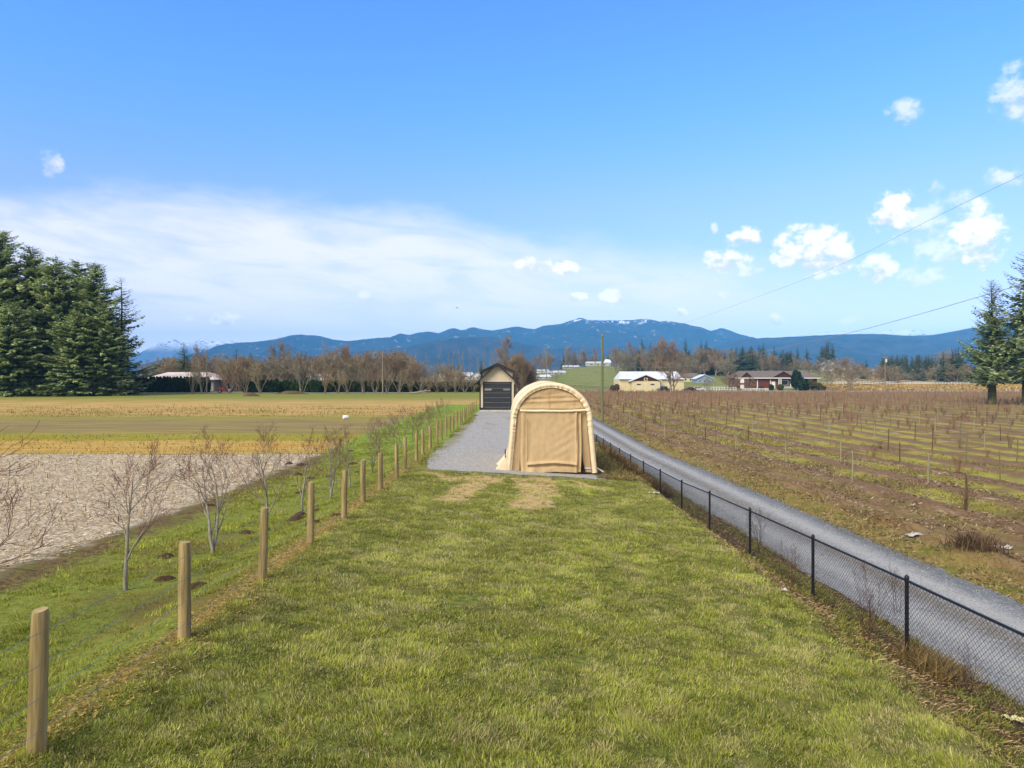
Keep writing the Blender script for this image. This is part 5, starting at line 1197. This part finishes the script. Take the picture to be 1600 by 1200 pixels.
straws('dry_weeds', 1500, lambda r_, n: (6.2+r_.normal(0, .16, n), 10.3+r_.normal(0, .28, n)), .26, .003, ['8a7448', 'a08a58', '6d5a3a'], 'tangle of orange-brown dry grass at the nearest black fence post', 'dry grass', 1.1, 3)
straws('dry_weeds', 700, lambda r_, n: (13.1+r_.normal(0, .3, n), 19.9+r_.normal(0, .35, n)), .33, .005, ['5c4a38', '736047', '4a3b2c'], 'clump of dark dry weeds beside the gravel road at the right edge', 'weeds', 1.8, 4)
straws('brush', 16000, lambda r_, n: (5.15+r_.random(n)*1.4, 29.5+r_.random(n)**1.2*12), .35, .006, ['4a3a28', '6a5536', '8a7146', '3a2d20'], 'dark dead brush on the bank between the shelter and the chain-link fence', 'brush', .6, 5)
straws('field_debris', 45000, near_w(11.0, 24, 12, 90), .11, .008, ['7d6748', 'a08b68', '5a4632', '3f2f20', 'b5a483'], 'loose straw and clods on the brown soil beside the gravel road', 'debris', .25, 6, fn=lambda x, y, r_: (x/y < .85) & (fbm(x*1.1, y*.5, 3) > .42))
straws('verge_grass', 60000, near_w(11.0, 30, 12, 110), .12, .006, ['7a7434', '6c6f2e', '958445', 'a08f58'], 'tufts of yellow-green grass along the verge and between the berry rows', 'grass', .9, 7,
       fn=lambda x, y, r_: (x/y < .85) & (((x < 13) & (fbm(x*.9, y*.9, 3) > .46)) | ((x > 15) & (np.abs((x-16.7)/3.6-np.round((x-16.7)/3.6)) > .22) & (fbm(x*.6, y*.3, 3) > .47))))
straws('corn_stubble', 120000, near_w(-40, -9.7, 12, 37.4), .10, .006, ['cfc0a4', 'a89474', 'ddd0b8', '857355', 'b09c7c'], 'pale broken corn stubble covering the near left field', 'stubble', .12, 8, fn=lambda x, y, r_: (x > -.8*y-3) & (x < -10.3+(fbm(x, y, 3)-.5)*1.5))
straws('stubble_stalks', 3500, near_w(-40, -9.7, 12, 37.4), .17, .010, ['a8966f', '8a7452', 'bca67e'], 'upright broken corn stalks in the near left field', 'stalks', 2.0, 9, fn=lambda x, y, r_: (x > -.8*y-3) & (x < -10.5))
straws('fence_line_litter', 22000, near_w(-5.0, -3.5, 4.5, 40), .05, .0025, ['94803f', 'a8924e', '6c5b34', 'b4a068', '7a7c34'], 'yellowish dead grass along the foot of the wooden posts', 'litter', .3, 10, fn=lambda x, y, r_: np.abs(x+4.25+(fbm(x*.5, y*.8, 3)-.5)*.8) < .45)
straws('field_grass', 60000, lambda r_, n: (r_.uniform(-75, -9.5, n), r_.uniform(37, 100, n)), .10, .008, ['8a7c40', '77712f', 'a08a4e', '6b5a3e'], 'sparse dry grass standing in bands across the left field', 'grass', .9, 11, fn=lambda x, y, r_: (x > -.8*y) & (((y < 49) & (r_.random(len(x)) < .5)) | ((y > 70) & (r_.random(len(x)) < .5*np.clip((100-y)/25, 0, 1)*(fbm(x*.05, y*.5, 3) > .48)))))
straws('far_dry_grass', 30000, lambda r_, n: (r_.uniform(110, 260, n), r_.uniform(243, 300, n)), .12, .05, ['b09358', 'a3884f', 'bda26a'], 'tall golden dry grass in the field at the right', 'dry grass', 1.5, 12, fn=lambda x, y, r_: x/y > .44)

straws('bank_grass', 26000, lambda r_, n: (r_.uniform(3.4, 5.9, n), 27.6+r_.random(n)**1.5*50), .13, .005, ['8a7a4c', 'a08e5e', '6c6f34', '5c4c34'], 'dry grass on the strip between the shelter and the chain-link fence', 'dry grass', .7, 13)
straws('road_edge_grass', 14000, lambda r_, n: (np.where(r_.random(n) < .5, 7.35+np.abs(r_.normal(0, .16, n))*.8, 11.1-np.abs(r_.normal(0, .22, n))), 6*(100/6)**r_.random(n)), .09, .004, ['8a7a4c', '7a7438', '9c8a5c', '5f5236'], 'short dry grass creeping over the edges of the gravel road', 'grass', .7, 14, fn=lambda x, y, r_: fbm(x*0, y*.8, 3) > .45)
straws('pad_edge_grass', 5000, lambda r_, n: (-3.85+np.abs(r_.normal(0, .25, n)), r_.uniform(28, 70, n)), .08, .005, ['7a7a36', '8c8440', '6c7a30'], 'mossy grass creeping over the left edge of the gravel pad', 'grass', .8, 15, fn=lambda x, y, r_: fbm(x*0+3, y*.5, 3) > .45)
def stones(name, n, xs, ys2, lab, seed, off):
    r_ = np.random.default_rng(seed); x = r_.uniform(xs[0], xs[1], n); y = ys2[0]*(ys2[1]/ys2[0])**r_.random(n); z = H(x, y)+off; s_ = r_.uniform(.006, .012, n)*(1+y/60)
    o8 = np.array([(1, 0, 0), (0, 1, 0), (-1, 0, 0), (0, -1, 0), (0, 0, .7), (0, 0, -.7)]); V = (o8[None]*s_[:, None, None]*r_.uniform(.6, 1.3, (n, 6, 1))+np.stack([x, y, z+s_*.3], 1)[:, None]).reshape(-1, 3)
    f = np.array([(0, 1, 4), (1, 2, 4), (2, 3, 4), (3, 0, 4), (1, 0, 5), (2, 1, 5), (3, 2, 5), (0, 3, 5)]); Fc = (f[None]+np.arange(n)[:, None, None]*6).reshape(-1, 3)
    c = np.array([lin('a5a6a5'), lin('83858a'), lin('6b6d6f'), lin('b5b5b1')])[r_.integers(0, 4, n)]
    tag(link(name, _mesh(name, V, [Fc], m_hedge, col=np.repeat(c, 6, 0))), lab, 'gravel', kind='stuff')
stones('loose_gravel', 16000, (7.3, 11.1), (6.5, 60), 'loose stones scattered on the gravel road', 31, .03); stones('loose_gravel', 9000, (-3.7, 3.8), (27.4, 78), 'loose stones scattered on the gravel pad around the shelter', 32, .035)
stones('loose_gravel', 900, (-3.4, 3.9), (26.9, 27.6), 'stones kicked from the pad into the lawn edge', 33, .02)
# ================================================================ GRASS
def grass(name, n, x0, x1, y0, y1, blades, pal, lab, seed, hgt=.033, wid=.0042, dens=None, spread=.06):
    r_ = np.random.default_rng(seed); x = r_.uniform(x0, x1, n); y = y0*(y1/y0)**r_.random(n)
    if dens is not None: k = r_.random(n) < dens(x, y); x, y = x[k], y[k]
    n = len(x); n1 = fbm(x*4.6, y*5.6, 3, .6); n2 = fbm(x*1.5+9, y*2.1, 4, .65); n3 = fbm(x*6+3, y*6, 2)
    H_ = hgt*(.45+1.25*np.clip((n1-.3)*2.2, 0, 1))*r_.uniform(.7, 1.3, n)*(1+np.clip(n3-.55, 0, 1)*2)
    base_a = fbm(x*.8+4, y*.8+8, 2)*9; lean = r_.uniform(.2, 1.0, n)
    pal = [np.array(lin(c)) for c in pal]      # dark (own olive plus painted tuft shade), green, bright, tan
    f1 = sstep(.36, .58, n1)[:, None]; f2 = sstep(.50, .64, n2+(n3-.5)*.35)[:, None]; f3 = sstep(.55, .72, fbm(x*2.2+30, y*3.2, 3)+(r_.random(n)-.5)*.25)[:, None]
    c = pal[0]*(1-f1)+pal[1]*f1; c = c*(1-f2*.72)+pal[2]*f2*.72; c = c*(1-f3*.42)+pal[3]*f3*.42
    c = c*r_.uniform(.8, 1.2, (n, 1))
    rep = lambda q: np.repeat(q, blades, 0)
    X, Y, HH, A, Ln, C = rep(x), rep(y), rep(H_), rep(base_a), rep(lean), rep(c); N = len(X)
    k = 1+Y/16
    a0 = r_.uniform(0, 2*np.pi, N); rr = spread*k**.5*np.sqrt(r_.random(N)); X = X+np.cos(a0)*rr; Y = Y+np.sin(a0)*rr
    a = np.where(r_.random(N) < .6, A+r_.normal(0, .6, N), a0+r_.normal(0, .3, N)); l = Ln*r_.uniform(.3, 1.5, N); h = HH*r_.uniform(.5, 1.3, N)
    P = np.stack([X, Y, H(X, Y)-.004], 1); d = np.stack([np.cos(a)*l, np.sin(a)*l, np.ones(N)], 1); d /= np.linalg.norm(d, axis=1, keepdims=True); d *= (h*1.25)[:, None]
    b_ = a+np.pi/2+r_.normal(0, .8, N); wv = (wid*k*r_.uniform(.6, 1.4, N))[:, None]; s_ = np.stack([np.cos(b_), np.sin(b_), np.zeros(N)], 1)*wv
    V = np.stack([P-s_, P+s_, P+d+np.stack([np.cos(a), np.sin(a), 0*a], 1)*(h*.25*l)[:, None]], 1).reshape(-1, 3)
    C = C*r_.uniform(.75, 1.25, (N, 1)); dry = r_.random(N) < .19; C[dry] = pal[3]*r_.uniform(.7, 1.1, (dry.sum(), 1))
    C3 = np.repeat(C, 3, 0); C3 = np.clip(C3, 0, 1)
    o = link(name, _mesh(name, V, [np.arange(N*3).reshape(-1, 3)], m_grass, col=C3)); tag(o, lab, 'grass', kind='stuff'); return o
def worn_d(x, y):
    k = np.ones_like(x)
    for (xa, ya, xb, yb, wd) in WORN:
        L = math.hypot(xb-xa, yb-ya); u = ((x-xa)*(xb-xa)+(y-ya)*(yb-ya))/L; v = np.abs(((x-xa)*-(yb-ya)+(y-ya)*(xb-xa))/L)+(fbm(x*1.6, y*1.6, 3)-.5)*.8
        k = np.minimum(k, np.where((u > 0) & (u < L) & (v < wd+.2), .14, 1))
    return k
BARE = [(-.75, 11.2, .28), (.85, 9.1, .22), (-2.6, 7.4, .2), (-1.1, 6.9, .15), (2.4, 15.5, .25), (-1.9, 17.5, .3), (3.2, 8.3, .18)]
def bare_d(x, y):
    k = np.ones_like(x)
    for a, b, r in BARE: k = np.minimum(k, sstep(r*.6, r*1.3, np.hypot(x-a, (y-b)*.8)+(fbm(x*6, y*6, 2)-.5)*.2))
    return k
LAWN = lambda x, y: bare_d(x, y)*worn_d(x, y)*sstep(-4.15, -3.95, x+(fbm(y*1.2, y*0, 3)-.5)*.6)*sstep(5.5, 5.1, x+(fbm(y*1.2, y*0+5, 3)-.5)*.6)*sstep(27.75, 27.5, y+(fbm(x*2, x*0, 3)-.5)*.4)
grass('lawn_grass', 62000, -4.3, 5.6, 5.3, 27.8, 14, ['5a642c', '8c943c', 'aab04a', 'bcae80'], 'tufted green and tan lawn grass in the foreground', 21, dens=LAWN)
ORCH = lambda x, y: sstep(-4.55, -4.8, x)*sstep(-9.6, -8.8, x+(fbm(x*.6, y*.6, 3)-.5)*3)*np.clip(.15+1.3*sstep(.40, .58, fbm(x*.7+2, y*.7, 3)), 0, 1)
grass('orchard_grass', 22000, -11.5, -4.5, 6, 80, 11, ['6c762e', '8a9436', 'a5ae42', 'a2925a'], 'bright green grass with bare patches under the young trees', 22, hgt=.042, wid=.005, dens=ORCH, spread=.08)
